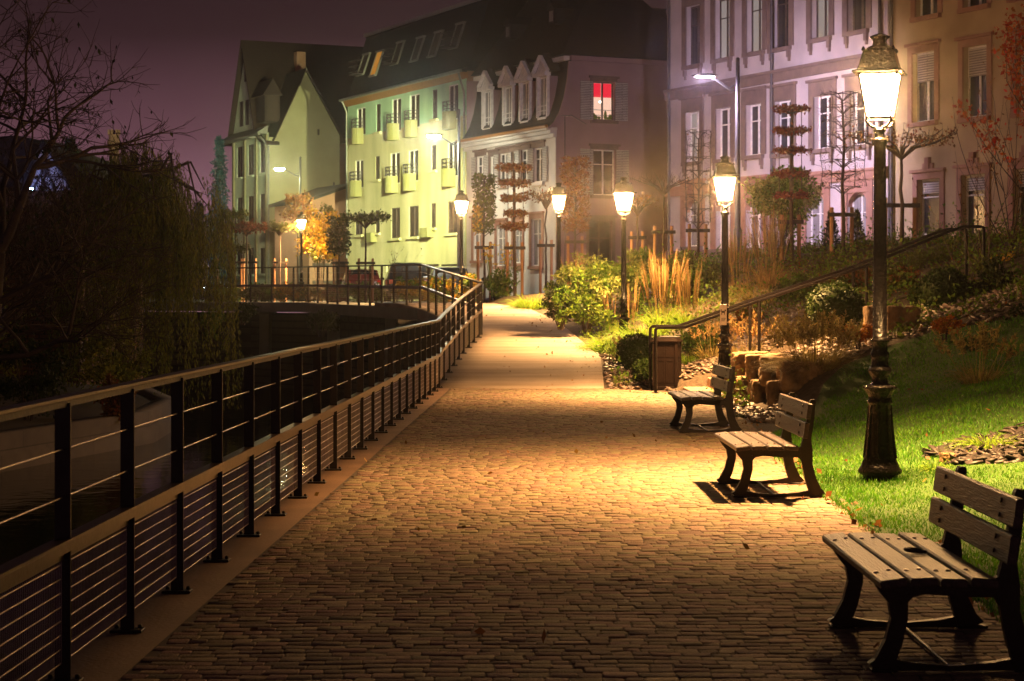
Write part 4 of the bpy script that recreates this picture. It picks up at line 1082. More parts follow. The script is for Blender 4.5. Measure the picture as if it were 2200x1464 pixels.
# ---------- ochre house at the right edge
E = House('ochre_house', 'ochre rendered house at the right edge with pink stone window surrounds', 1910, 59.05, 2.62)
LE = 15.
holes, wins = [], []
for (px, y0, y1, row) in [(1992, -70, 34, 0), (2096, -95, 14, 0), (2205, -120, -10, 0), (1985, 112, 262, 1), (2096, 98, 252, 1), (2212, 80, 240, 1), (1996, 385, 505, 2), (2092, 375, 512, 2), (2206, 362, 515, 2)]:
    r = E.rect('x', px, y0, y1, 1.05); holes.append(r); wins.append((r, row))
E.wall('x', -LE, -.03, -1.2, zt - .6, holes, 'wallE', reveal=.24)
for (r, row) in wins:
    w = E.window('x', r, 'white_frame', 'glass_dark', mull=0 if row == 2 else 1, bars=1, sill='red_trim', trim='red_trim', tw=.2, head=.2, keystone=row == 2, inset=.16)
    mb = MB(); a0, a1, z0, z1 = r; f = .42 if row == 1 else .25; mb.box(.145, .165, a0 + .06, a1 - .06, z1 - (z1 - z0) * f, z1 - .06); mb.build('blind', 'shutter_white', w)
mb = MB(); z2 = E.hit('x', 2050, 270)[1]; mb.box(-.08, -.002, -LE, -.03, -1.2, .35); mb.build('plinth', 'grey_trim', E.root)
mb = MB(); mb.tube([(-.1, -.25, -.5), (-.1, -.25, zt - .8)], .055, 8); mb.build('downpipe', 'pipe', E.root)
mb = MB(); mb.box(-.35, 0, -LE, -.04, zt - .6, zt - .35); mb.build('cornice', 'grey_trim', E.root)
mb = MB(); mb.prism([(-.4, zt - .34), (8.4, zt - .34), (4, zt + 2.6)], 'y', -LE - .1, -.04); mb.build('roof', 'slate', E.root)
mb = MB(); mb.box(.03, 8, -LE, -LE + .02, -1.2, zt - .6); mb.box(7.98, 8, -LE + .03, -.04, -1.2, zt - .6); mb.build('rear_wall', 'wallE', E.root)

# ---------- tall gabled house
A = House('gabled_house', 'tall pale green house with a steep brown roof and an olive side gable', 578, 125, 1.36)
LA = A.hit('x', 501)[0]; zE = A.hit('x', 555, 290)[1]
holes, wins = [], []
for (px, rws) in ((515, [(316, 382), (425, 488), (530, 590)]), (539, [(311, 377), (422, 484), (533, 590)]), (565, [(304, 372), (417, 478), (533, 588)])):
    for (y0, y1) in rws: r = A.rect('x', px, y0, y1, 1.15 if px != 565 else 1.2); holes.append(r); wins.append(r)
A.wall('x', 0, LA, -.4, zE, holes, 'wallA', reveal=.1)
for r in wins: A.window('x', r, 'brown_frame', 'shutter_brown', mull=1, bars=0, inset=.03, sill='wallA')
for px in (527, 552, 574, 503):
    a = A.hit('x', px)[0]; mb = MB(); mb.box(-.10, -.002, a - .16, a + .16, -.4, zE - .1); mb.build('pilaster', 'wallA2', A.root)
yr = A.hit('x', 528)[0]; zR = A.hit('x', 528, 90)[1]; half = LA - yr + .15; zg = A.hit('x', 547, 282)[1]
wx1 = A.hit('y', 730)[0]; wx0 = A.hit('y', 594)[0]; xa, za = A.hit('y', 656, 151); zw = A.hit('y', 728, 290)[1]
# street gable and main roof (ridge along local x)
WA = 11.5
gy0, gy1 = yr - half, yr + half
mb = MB(); gw = [A.rect('x', 520, 219, 272, .62), A.rect('x', 532, 215, 269, .62)]
mb.add([(0, gy0, zE), (0, gy1, zE), (0, yr, zR - .3)], [(0, 1, 2)]); mb.build('street_gable', 'wallA', A.root, fix=False)
for r in gw + [A.rect('x', 528.5, 151, 176, .35)]: A.window('x', r, 'brown_frame', 'shutter_brown', mull=0, bars=0, inset=-.05)
mb = MB(); k = (zR - zE) / half; ov = .3
for s in (-1, 1):
    e = yr + s * half
    low = [(e, zE + .15), (e + s * .7, zE - .12)] if s > 0 else [(gy0, zE + .15), (gy0 * .45, zE - .35), (-.45, zE - .62)]
    prof = [(yr, zR + .1)] + [(yr + (e - yr) * t, zR + .1 + (zE + .05 - zR) * t) for t in (.5, .9)] + low
    o2 = [(y_, z_ - .2) for y_, z_ in prof[::-1]]
    if s > 0: mb.prism(prof + o2, 'x', -.35, WA)
    else:
        mb.prism(prof[:4] + o2[-4:], 'x', -.35, WA); mb.prism(prof[3:] + o2[:-3], 'x', -.35, wx0 + .05)
rf = mb.build('roof', 'redtile', A.root)
mb = MB(); mb.box(-.75, -.36, gy0 - .2, LA + .5, zE - .25, zE - .05); mb.prism([(-.8, zE - .06), (.0, zE + .45), (.0, zE - .06)], 'y', gy0 - 1.6, LA + .4); mb.tube([(-.82, -.5, zE - .16), (-.82, LA + .4, zE - .1)], .08, 8); mb.tube([(-.7, -.3, zE - .3), (-.06, -.08, zE - .9), (-.06, -.08, 0)], .06, 8); mb.build('skirt_roof', 'gutter', rf)
# side wall with cross gable
mb = MB(); mb.add([(0, 0, -.4), (wx1, 0, -.4), (wx1, 0, zw), (xa, 0, za), (wx0, 0, zw), (wx0, 0, zE - .3), (0, 0, zE - .3)], [tuple(range(7))]); mb.add([(wx1, 0, -.4), (wx1, 5, -.4), (wx1, 5, zw), (wx1, 0, zw)], [(0, 1, 2, 3)])
mb.build('side_wall', 'wallA2', A.root, fix=False)
mb = MB()
for s, e in ((-1, wx0), (1, wx1)):
    d = (za - zw) / abs(e - xa); x2 = e + s * .28; z2 = zw - .28 * d
    mb.prism([(xa, za + .12), (x2, z2 + .12), (x2, z2 - .05), (xa, za - .05)], 'y', -.28, yr)
mb.build('wing_roof', 'redtile', rf)
mb = MB(); mb.box(wx1 + .02, WA - .2, 2.4, 2.5, -.4, zE); mb.build('rear_wing_wall', 'wallBs', A.root)
mb = MB(); mb.box(WA - .2, WA, .6, LA, -.4, zE); mb.box(.1, WA - .25, LA - .1, LA, -.4, zE); mb.build('rear_wall', 'wallA2', A.root)
a, z1 = A.hit('y', 584, 200, .6); _, z0 = A.hit('y', 584, 262, .6)
mb = MB(); mb.box(a - .5, a + .5, .5, 2.2, z0, z1 - .15); mb.prism([(a - .65, z1 - .16), (a + .65, z1 - .16), (a, z1 + .9)], 'y', .35, 3.2); dm = mb.build('dormer', 'redtile', rf)
mb = MB(); mb.box(a - .36, a + .36, .47, .495, z0 + .1, z1 - .2); mb.build('pane', 'shutter_brown', dm)
ch = A.hit('y', 634, 110, yr); mb = MB(); mb.box(ch[0] - .3, ch[0] + .3, yr - 1.2, yr - .6, zR - 3, zR - .6); mb.build('chimney', 'wallBs', rf)
for (px, py) in ((684, 282), (717, 396)): a, z = A.hit('y', px, py); mb = MB(); mb.box(a - .06, a + .06, -.05, -.003, z - .25, z + .12); mb.build('vent', 'brown_frame', A.root)

# ---------- low dark annex between the two
An = House('annex', 'low dark shed with a sloping roof between the olive gable and the cream flats', 690, 113, 1.36)
w0, zl = An.hit('y', 664, 434); w1, zh = An.hit('y', 760, 400)
mb = MB(); mb.add([(w0, 0, -.3), (w1, 0, -.3), (w1, 0, zh), (w0, 0, zl)], [(0, 1, 2, 3)]); mb.add([(w0, 0, -.3), (w0, 6, -.3), (w0, 6, zl), (w0, 0, zl)], [(3, 2, 1, 0)]); mb.build('wall', 'wallBs', An.root, fix=False)
mb = MB(); mb.prism([(w0 - .4, zl - .1), (w1, zh + .04), (w1, zh + .2), (w0 - .4, zl + .06)], 'y', -.4, 6); mb.build('roof', 'slate', An.root)
mb = MB()
for zz in (.9, 1.9): mb.box(w0 + .2, w1 - .1, -.06, -.003, zz, zz + .18)
mb.build('wall_beam', 'brown_frame', An.root)

# ---------- dim houses on the far left
H = House('timbered_house', 'dim old house behind the bare tree, its white gable washed in blue light', 160, 95, .6)
H.root.rotation_euler = (0, 0, R(-8))
mb = MB(); mb.box(-7, .6, 0, 8, -1.5, 6.0); mb.build('wall', 'brick', H.root)
gp = [(-2.55, 6.0), (.0, 6.0), (-1.35, 8.25)]
mb = MB(); mb.prism(gp, 'y', -.35, 0.2); mb.build('gable', 'wallC', H.root)
mb = MB()
for a_, b_ in ((gp[0], gp[2]), (gp[1], gp[2]), ((-2.1, 6.65), (-.4, 6.65)), ((-1.35, 6.0), (-1.35, 8.2)), ((-1.9, 6.0), (-1.35, 7.2)), ((-.8, 6.0), (-1.35, 7.2))):
    mb.bar((a_[0], -.38, a_[1]), (b_[0], -.38, b_[1]), .09, .05, (0, 1, 0))
mb.build('timber_beam', 'brown_frame', H.root)
mb = MB(); mb.prism([(-7.5, 5.7), (1.2, 5.7), (-.4, 7.6), (-3, 8.7), (-6, 8.5)], 'y', .25, 8.2)
for s, e in ((0, gp[0]), (1, gp[1])): mb.bar((gp[2][0], -.6, gp[2][1] + .12), (gp[2][0], .4, gp[2][1] + .12), .2, .1); mb.add([(e[0] + (.3 if s else -.3), -.6, e[1] - .25), (gp[2][0], -.6, gp[2][1] + .15), (gp[2][0], 2, gp[2][1] + .15), (e[0] + (.3 if s else -.3), 2, e[1] - .25)], [(0, 1, 2, 3)])
mb.build('roof', 'redtile', H.root)
mb = MB(); mb.box(-1.55, -1.15, -.36, -.351, 6.75, 7.35); mb.build('window', 'glass_dark', H.root)
bl = thing('spotlight', 'small blue spotlight below the white gable of the dim house', 'spotlight', P(66, 412, 93.5), 0)
mb = MB(); mb.tube([(0, 0, 0), (0, .25, .05)], [.12, .08], 10); mb.build('housing', 'pipe', bl)
mb = MB(); mb.lathe([(.02, .1), (.09, .08), (.11, .0)], 10, (0, .1, .08)); mb.build('lens', 'bluelight', bl)
tw = thing('brick_chimney', 'slim round brick chimney tower rising above the willow', 'chimney', (PX(245, 140), 140, 0))
mb = MB(); mb.lathe([(.42, 0), (.36, 10.6), (.36, 12.0), (.46, 12.15), (.46, 12.5), (.38, 12.6), (.38, 12.9)], 14); mb.build('shaft', 'wallBs', tw)
mb = MB()
for k in range(7):
    a = 2 * PI * k / 7; mb.box(.37 * math.cos(a) - .07, .37 * math.cos(a) + .07, .37 * math.sin(a) - .07, .37 * math.sin(a) + .07, 12.9, 13.25)
mb.build('crown', 'wallBs', tw)
wl = thing('brick_house', 'old brick house wall standing among the bushes on the far bank', 'building', (-15.2, 52, -.5))
mb = MB(); mb.box(-4, 3.9, 0, .5, -.5, 3.45); mb.box(3.4, 3.9, .52, 9, -.5, 3.45); mb.build('wall', 'brick', wl)
mb = MB(); mb.prism([(-.3, 3.4), (5, 3.9), (5, 4.1), (-.3, 3.6)], 'x', -4.2, 4.1); mb.build('roof', 'redtile', wl)
for x in (-1.5, 1.6): mb = MB(); mb.box(x - .4, x + .4, -.03, -.002, 1.0, 2.0); mb.build('window', 'glass_dark', wl)
rows = []
for i in range(14):
    x = -62 + i * 4.2; z = 12 + 3 * math.sin(i * .7) + 2 * math.sin(i * 1.9)
    rows.append([(x, 230, 0), (x, 236, z * .7), (x, 246, z), (x, 262, z * .8), (x, 280, 0)])
sheet('hills', rows, 'bank')

# ------------------------------------------------------------------ vegetation
def stakes(x, y, z, h, label, w=.62, rz=0.):
    s = thing('tree_stakes', label, 'tree stakes', (x, y, z), rz, 'stake frames propping young trees')
    for k in (-1, 1):
        mb = MB(); mb.lathe([(.045, -.3), (.045, h), (.036, h + .01)], 9, (k * w / 2, .06, 0)); mb.build('stake', 'stake', s)
    mb = MB(); mb.bar((-w / 2 - .1, .0, h - .16), (w / 2 + .1, .0, h - .16), .035, .09); mb.build('crossbar', 'strap', s)
    return s


def young_tree(kind, label, x, y, z, h, trunk_r, crown, group='trained young trees in the beds'):
    t = thing(kind, label, 'tree', (x, y, z), rnd.uniform(-.15, .15), group)
    mb = MB(); pts = [(rnd.gauss(0, .012) if i else 0, rnd.gauss(0, .012) if i else 0, h * i / 7 - (.15 if i == 0 else 0)) for i in range(8)]
    mb.tube(pts, [trunk_r * (1 - .5 * i / 7) for i in range(8)], 8); mb.build('trunk', 'bark', t)
    crown(t)
    return t


def tier_crown(tiers, material, per=900, size=.085):
    """flat discs of foliage along the stem with thin guide rods: (height, radius, thickness)"""
    def f(t):
        mb = MB(); zs = [q[0] for q in tiers]
        for a in (0.4, 2.5, 4.6):
            r = min(q[1] for q in tiers) * .75; mb.tube([(r * math.cos(a), r * math.sin(a), min(zs)), (r * math.cos(a), r * math.sin(a), max(zs))], .010, 4)
        for (z, r, th) in tiers:
            for k in range(7):
                a = k * .9 + z; mb.tube([(0, 0, z - .12), (r * .5 * math.cos(a), r * .5 * math.sin(a), z), (r * .9 * math.cos(a), r * .9 * math.sin(a), z + .02)], [.018, .012, .007], 4)
        mb.build('limbs', 'bark', t)
        for (z, r, th) in tiers:
            n = int(per * r); a = rng.uniform(0, 2 * PI, n); q = np.sqrt(rng.uniform(0.02, 1, n)) * r * (1 + .14 * np.sin(a * 5 + z * 3))
            p = np.stack([q * np.cos(a), q * np.sin(a), z + rng.normal(0, th * .42, n)], 1)
            leaves('foliage', p, size, material, t, .55)
    return f


def column_crown(z0, z1, r, material, n=2600, size=.085, bare=False, extra=None):
    def f(t):
        mb = MB()
        for k in range(34):
            z = z0 + (z1 - z0) * k / 34; a = k * 2.4; mb.tube([(0, 0, z - .12), (r * .55 * math.cos(a), r * .55 * math.sin(a), z + .03), (r * .98 * math.cos(a), r * .98 * math.sin(a), z + .10)], [.014, .009, .005], 4)
        mb.build('limbs', 'twig', t)
        a = rng.uniform(0, 2 * PI, n); q = r * np.sqrt(rng.uniform(.12, 1, n)); z = rng.uniform(z0, z1, n)
        g = np.sin(z * 6 + a * 2) + np.sin(z * 11 - a * 3); keep = g > -1.0
        p = np.stack([q * np.cos(a), q * np.sin(a), z], 1)[keep]
        leaves('crown', p, size, material, t, .6)
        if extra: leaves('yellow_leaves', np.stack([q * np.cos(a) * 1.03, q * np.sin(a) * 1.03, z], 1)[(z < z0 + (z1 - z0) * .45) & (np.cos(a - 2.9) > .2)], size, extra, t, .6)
    return f


def lattice_crown(z0, z1, w, dens=1.0):
    """bare twigs trained into a square box of crossing rods"""
    def f(t):
        mb = MB(); n = 8
        for k in range(n):
            z = z0 + (z1 - z0) * k / (n - 1); h = w / 2 * (1 if k % 3 else .82)
            ring = [(-h, -h), (h, -h), (h, h), (-h, h), (-h, -h)]
            for (a, b) in zip(ring, ring[1:]):
                m = [(a[0] + (b[0] - a[0]) * q / 4 + rnd.gauss(0, .02), a[1] + (b[1] - a[1]) * q / 4 + rnd.gauss(0, .02), z + rnd.gauss(0, .025)) for q in range(5)]; mb.tube(m, .008, 4, cap=False)
            for a in (.8, 2.3, 3.9, 5.5): mb.tube([(0, 0, z - .18), (h * .6 * math.cos(a), h * .6 * math.sin(a), z - .03), (h * math.cos(a), h * math.sin(a), z)], [.016, .011, .007], 4, cap=False)
        for a in [-w / 2, -w / 6, w / 6, w / 2]:
            for b in (-w / 2, w / 2): mb.tube([(a + rnd.gauss(0, .02), b, z0 + (z1 - z0) * q / 6) for q in range(7)], .008, 4, cap=False)
        for k in range(int(260 * dens)):
            i = rnd.random() < .5; h = w / 2
            p = (rnd.uniform(-h, h), rnd.choice((-h, h)), rnd.uniform(z0, z1)) if i else (rnd.choice((-h, h)), rnd.uniform(-h, h), rnd.uniform(z0, z1))
            d = Vector((rnd.gauss(0, 1), rnd.gauss(0, 1), rnd.gauss(.5, .7))).normalized() * rnd.uniform(.06, .2)
            mb.tube([p, Vector(p) + d * .5 + Vector((rnd.gauss(0, .02), 0, 0)), Vector(p) + d], [.005, .004, .0025], 3, cap=False)
        mb.build('limbs', 'twig', t)
        leaves('last_leaves', np.array([(rnd.uniform(-w / 2, w / 2), rnd.uniform(-w / 2, w / 2), rnd.uniform(z0, z1)) for _ in range(90)]), .06, 'leaf_rust', t)
    return f


def parasol_crown(z, r, leafm=None, n=1200, up=.12, size=.09):
    def f(t):
        mb = MB()
        for k in range(11):
            a = k * 2 * PI / 11 + rnd.uniform(-.1, .1); c, s = math.cos(a), math.sin(a)
            q = [(0, 0, z - .35), (r * .25 * c, r * .25 * s, z - .12), (r * .6 * c, r * .6 * s, z - .02), (r * c, r * s, z + up)]
            mb.tube(q, [.03, .022, .014, .006], 5, cap=False)
            for m in range(9):
                u = rnd.uniform(.25, 1); d = rnd.uniform(-.5, .5); b = (r * u * math.cos(a + d * .3), r * u * math.sin(a + d * .3), z - .05 + up * u * u)
                mb.tube([b, (b[0] + rnd.gauss(0, .08), b[1] + rnd.gauss(0, .08), b[2] + rnd.uniform(.08, .26))], [.006, .003], 3, cap=False)
        mb.build('limbs', 'twig', t)
        if leafm:
            a = rng.uniform(0, 2 * PI, n); q = r * np.sqrt(rng.uniform(.02, 1, n)); g = np.sin(a * 4 + 1) + np.sin(q * 7) > -1.1
            leaves('crown', np.stack([q * np.cos(a), q * np.sin(a), z + rng.normal(0, .09, n) + up * (q / r) ** 2 * .6], 1)[g], size, leafm, t, .6)
    return f


def Z(py, D): return CH - (py - HY) * D / F


def put(px, D, base=None):
    x = PX(px, D); return x, D, (hill(x, D) if D < 56 and x > interp(XE, D) else street(x)) if base is None else base


# left of and around the path end
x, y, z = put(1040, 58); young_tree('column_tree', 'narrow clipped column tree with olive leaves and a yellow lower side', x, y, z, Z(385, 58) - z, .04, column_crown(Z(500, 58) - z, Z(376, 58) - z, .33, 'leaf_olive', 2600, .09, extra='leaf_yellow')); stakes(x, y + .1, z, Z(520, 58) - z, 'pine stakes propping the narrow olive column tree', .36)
x, y, z = put(1106, 57); young_tree('tiered_tree', 'tiered tree with five rusty discs before the white mansard house', x, y, z, Z(352, 57) - z, .055, tier_crown([(Z(q, 57) - z, r, .11) for q, r in ((361, .5), (394, .46), (427, .40), (459, .34), (487, .40))], 'leaf_rust', 1500)); stakes(x, y + .12, z, Z(521, 57) - z, 'pine stakes propping the rusty tiered tree', .42)
x, y, z = put(1173, 59); young_tree('parasol_tree', 'thin young tree with one flat spreading twig layer at the white corner', x, y, z, Z(425, 59) - z, .04, parasol_crown(Z(424, 59) - z, .55, 'leaf_rust', 260)); stakes(x, y + .1, z, Z(516, 59) - z, 'pine stakes propping the thin parasol tree at the white corner', .33)
x, y, z = put(1236, 57); young_tree('column_tree', 'broad rust coloured column tree before the mauve wall', x, y, z, Z(345, 57) - z, .045, column_crown(Z(498, 57) - z, Z(338, 57) - z, .42, 'leaf_rust', 2600, .085)); stakes(x, y + .1, z, Z(508, 57) - z, 'pine stakes propping the rust coloured column tree', .40)
x, y, z = put(1426, 54); young_tree('parasol_tree', 'bare parasol tree with a wide flat twig layer before the mauve wall', x, y, z, Z(392, 54) - z, .035, parasol_crown(Z(392, 54) - z, .92, None)); stakes(x, y + .1, z, Z(486, 54) - z, 'pine stakes propping the bare parasol tree before the mauve wall', .46)
x, y, z = put(1370, 54); young_tree('parasol_tree', 'sparse parasol tree with a few rusty leaves behind the third lantern', x, y, z, Z(436, 54) - z, .035, parasol_crown(Z(436, 54) - z, .62, 'leaf_rust', 170)); stakes(x, y + .1, z, Z(498, 54) - z, 'pine stakes behind the lantern in the fountain grass', .3)
x, y, z = put(1500, 51); young_tree('lattice_tree', 'bare box-trained tree of crossing twigs left of the second lantern', x, y, z, Z(300, 51) - z, .04, lattice_crown(Z(478, 51) - z, Z(284, 51) - z, .62, 1.2)); stakes(x, y + .1, z, Z(482, 51) - z, 'pine stakes propping the box-trained tree left of the second lantern', .42)
x, y, z = put(1700, 46); young_tree('tiered_tree', 'tall tiered tree with six red-brown discs before the terrace', x, y, z, Z(232, 46) - z, .055, tier_crown([(Z(q, 46) - z, r, .085) for q, r in ((235, .42), (282, .43), (324, .42), (374, .44), (420, .40))], 'leaf_red', 1300, .075)); stakes(x, y + .1, z, Z(462, 46) - z, 'pine stakes propping the red-brown tiered tree', .40)
x, y, z = put(1811, 45); young_tree('lattice_tree', 'bare box-trained tree of crossing twigs just left of the tallest lantern', x, y, z, Z(215, 45) - z, .05, lattice_crown(Z(402, 45) - z, Z(200, 45) - z, .78, 1.5)); stakes(x, y + .1, z, Z(446, 45) - z, 'pine stakes propping the box-trained tree by the tallest lantern', .46)
x, y, z = put(1937, 42); young_tree('parasol_tree', 'large parasol tree with a broad tawny twig layer right of the tallest lantern', x, y, z, Z(312, 42) - z, .055, parasol_crown(Z(306, 42) - z, 1.18, 'leaf_rust', 700, .2, .07)); stakes(x, y + .1, z, Z(425, 42) - z, 'pine stakes propping the large parasol tree', .62)
# along the far walkway
for (px, D, kind, lab, crown, top, m) in [
    (505, 86, 'tiered_tree', 'tiered olive tree before the pale green house front', lambda z, D: tier_crown([(Z(q, D) - z, r, .2) for q, r in ((462, .55), (492, .75), (534, .6))], 'leaf_olive', 1100, .12), 455, None),
    (530, 84, 'parasol_tree', 'dark red parasol tree beside the tiered olive tree', lambda z, D: parasol_crown(Z(490, D) - z, .85, 'leaf_red', 1300, .1, .12), 495, None),
    (601, 85, 'parasol_tree', 'olive parasol tree before the olive gable wall', lambda z, D: parasol_crown(Z(490, D) - z, .8, 'leaf_olive', 900, .1, .12), 495, None),
    (785, 72, 'parasol_tree', 'dark parasol tree before the left end of the cream flats', lambda z, D: parasol_crown(Z(470, D) - z, .9, 'leaf_olive', 900, .08, .11), 478, None),
    (728, 78, 'column_tree', 'dark bushy column tree between the yellow tree and the cream flats', lambda z, D: column_crown(Z(545, D) - z, Z(468, D) - z, .45, 'leaf_dark', 1500, .13), 480, None),
    (640, 90, 'tiered_tree', 'rusty tree top behind the smallest lantern', lambda z, D: tier_crown([(Z(q, D) - z, r, .3) for q, r in ((430, .6), (462, .75))], 'leaf_rust', 1000, .13), 430, None),
    (462, 92, 'column_tree', 'thin olive column tree nearest the willow', lambda z, D: column_crown(Z(545, D) - z, Z(470, D) - z, .4, 'leaf_olive', 700, .13), 480, None)]:
    x, y, z = put(px, D, 1.34); young_tree(kind, lab, x, y, z, Z(top, D) - z, .05, crown(z, D), 'trained young trees beyond the walkway')
for (px, D, lab) in ((505, 86, 'stakes of the tiered olive tree beyond the walkway'), (535, 84, 'stakes of the dark red parasol tree'), (601, 85, 'stakes of the olive parasol tree before the olive gable'), (730, 78, 'stakes of the dark bushy column tree'), (785, 72, 'stakes of the dark parasol tree before the cream flats'), (455, 92, 'pale stakes beside the crossing sign')):
    x, y, z = put(px, D, 1.34); stakes(x, y + .1, z, Z(556, D) - z, lab, .5)


def shrub(name, label, c, r, material, n, size, group='shrubs in the planting beds', stems=9, clumps=26, cr=.32, second=None, aspect=.5, base=None):
    t = thing(name, label, 'shrub', (c[0], c[1], c[2] - r[2] if base is None else base), 0, group)
    o = Vector(t.location); h = c[2] - o.z
    mb = MB()
    for k in range(stems):
        a = rnd.uniform(0, 2 * PI); e = rnd.uniform(.3, .8)
        mb.tube([(0.1 * math.cos(a) * r[0], .1 * math.sin(a) * r[1], -.1), (r[0] * e * .5 * math.cos(a), r[1] * e * .5 * math.sin(a), h * .7), (r[0] * e * math.cos(a), r[1] * e * math.sin(a), h + r[2] * rnd.uniform(.1, .7))], [.018, .012, .006], 4, cap=False)
    mb.build('stems', 'twig', t)
    leaves('crown', blob(n, (0, 0, h), r, clumps=clumps, cr=cr), size, material, t, aspect)
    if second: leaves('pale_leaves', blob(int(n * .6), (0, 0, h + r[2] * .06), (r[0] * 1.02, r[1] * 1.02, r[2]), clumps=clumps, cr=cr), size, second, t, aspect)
    return t


def ball(label, px, py, D, rpx, squash=.9):
    r = rpx * D / F; p = P(px, py, D); t = thing('boxwood_ball', label, 'boxwood', (p[0], p[1], p[2] - r * squash), 0, 'clipped boxwood balls')
    mb = MB(); mb.lathe([(r * .9 * math.sin(PI * k / 10) + .005, r * squash * .95 - r * squash * .9 * math.cos(PI * k / 10)) for k in range(11)], 18); core = mb.build('core', 'leaf_box', t)
    d = rdirs(int(2600 * max(1, r / .4))); k = 1 + .05 * np.sin(d[:, :1] * 9) * np.sin(d[:, 2:] * 8 + 1) + rng.uniform(-.06, .05, (len(d), 1))
    leaves('foliage', d * k * np.array([r, r, r * squash]) + np.array([0, 0, r * squash * .95]), .042, 'leaf_box', t, .7)
    return t


ball('large clipped boxwood ball between the handrail and the tallest lantern', 1795, 662, 30.6, 62)
ball('large clipped boxwood ball on the slope right of the tallest lantern', 2032, 624, 31.0, 54)
ball('sunlit looking boxwood ball peeping out left of the dark one', 1983, 636, 33.0, 28); bpy.data.objects['boxwood_ball.002']['label'] = 'small brightly lit boxwood ball peeping out behind the large right one'
ball('dark boxwood ball behind the lantern with the notice', 1512, 735, 35.0, 42)
ball('boxwood ball left of the brown bin, the bigger of two', 1370, 757, 37.0, 44)
ball('small boxwood ball close to the left side of the brown bin', 1386, 797, 34.6, 26)

# leafy shrubs
def sh(px, py, D, rx, ry, *a, **k):
    p = P(px, py, D); r = rx * D / F, rx * D / F * .85, ry * D / F
    return shrub(a[0], a[1], p, r, *a[2:], **k)


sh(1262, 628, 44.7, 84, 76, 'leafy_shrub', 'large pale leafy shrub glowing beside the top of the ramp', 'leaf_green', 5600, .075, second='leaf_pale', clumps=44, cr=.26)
sh(1362, 594, 45.3, 56, 56, 'leafy_shrub', 'loose green shrub behind the third lantern post', 'leaf_green', 2600, .085, second='leaf_pale')
sh(1475, 606, 44.9, 76, 64, 'leafy_shrub', 'dim speckled shrub behind the tall plume grass', 'leaf_olive', 3200, .085, second='leaf_green')
sh(1205, 655, 43.9, 48, 44, 'leafy_shrub', 'dark low shrub hugging the ramp edge below the pale one', 'leaf_dark', 1900, .075, second='leaf_green')
sh(1068, 614, 58, 30, 32, 'leafy_shrub', 'small dark green shrub between the railing end and the tiered tree', 'leaf_green', 1500, .09, second='leaf_dark')
sh(1678, 425, 48, 84, 72, 'round_shrub', 'round green shrub on bare stems behind the red-brown tiered tree', 'leaf_green', 4200, .10, second='leaf_pale', base=2.4, clumps=34)
sh(1610, 700, 38, 45, 40, 'leafy_shrub', 'green leafy shrub with rusty tips on the slope between lantern and handrail posts', 'leaf_green', 1800, .06, second='leaf_rust')
sh(1995, 572, 38, 80, 45, 'feathery_shrub', 'grey green feathery shrub under the upper end of the handrail', 'leaf_olive', 3200, .07, aspect=.2)
sh(1930, 620, 36, 60, 52, 'leafy_shrub', 'rusty leaved shrub right of the tallest lantern post', 'leaf_olive', 2200, .07, second='leaf_rust')
sh(2135, 640, 31, 75, 72, 'leafy_shrub', 'dark green shrub below the end posts of the handrail', 'leaf_dark', 3200, .075, second='leaf_olive')
sh(2160, 580, 35, 60, 40, 'flowering_shrub', 'shrub with small yellow leaves at the right edge below the ochre house', 'leaf_olive', 1900, .07, second='leaf_yellow')
sh(2190, 720, 27.5, 70, 55, 'leafy_shrub', 'dark shrub spreading over the slate at the right edge', 'leaf_dark', 2300, .07, second='leaf_rust')
sh(1840, 612, 38, 55, 40, 'leafy_shrub', 'tawny shrub under the handrail behind the big boxwood ball', 'leaf_rust', 1700, .07, second='leaf_olive')
sh(1720, 620, 39, 60, 36, 'leafy_shrub', 'olive low shrub under the middle of the handrail', 'leaf_olive', 2200, .06, second='leaf_green')
for (px, py, D, rx, ry, lab) in ((1845, 718, 28.3, 42, 20, 'low orange groundcover beside the big tan grass clump'), (2030, 700, 27.2, 36, 16, 'low orange groundcover among the slate right of the tallest lantern'), (1905, 665, 29.5, 30, 16, 'low green groundcover on top of the orange boulder')):
    sh(px, py, D, rx, ry, 'groundcover', lab, 'leaf_orange' if 'orange ground' in lab else 'leaf_green', 1100, .05, stems=3, group='low groundcover plants')
for (px, py, D, lab) in ((1786, 520, 47, 'small dark conical conifer left of the tallest lantern'), (1842, 545, 46, 'small conical conifer hidden by the stakes beside the tallest lantern')):
    p = P(px, py, D); t = thing('conifer', lab, 'conifer', (p[0], D, 2.2), 0, 'small conifers before the terrace'); n = 1500; u = rng.uniform(0, 1, n); a = rng.uniform(0, 2 * PI, n); h = Z(455, D) - 2.2
    q = .42 * (1 - u) * np.sqrt(rng.uniform(.3, 1, n)); mb = MB(); mb.tube([(0, 0, -.1), (0, 0, h)], [.04, .01], 6); mb.build('trunk', 'bark', t); leaves('crown', np.stack([q * np.cos(a), q * np.sin(a), u * h], 1), .09, 'leaf_dark', t, .3, up=1.2)
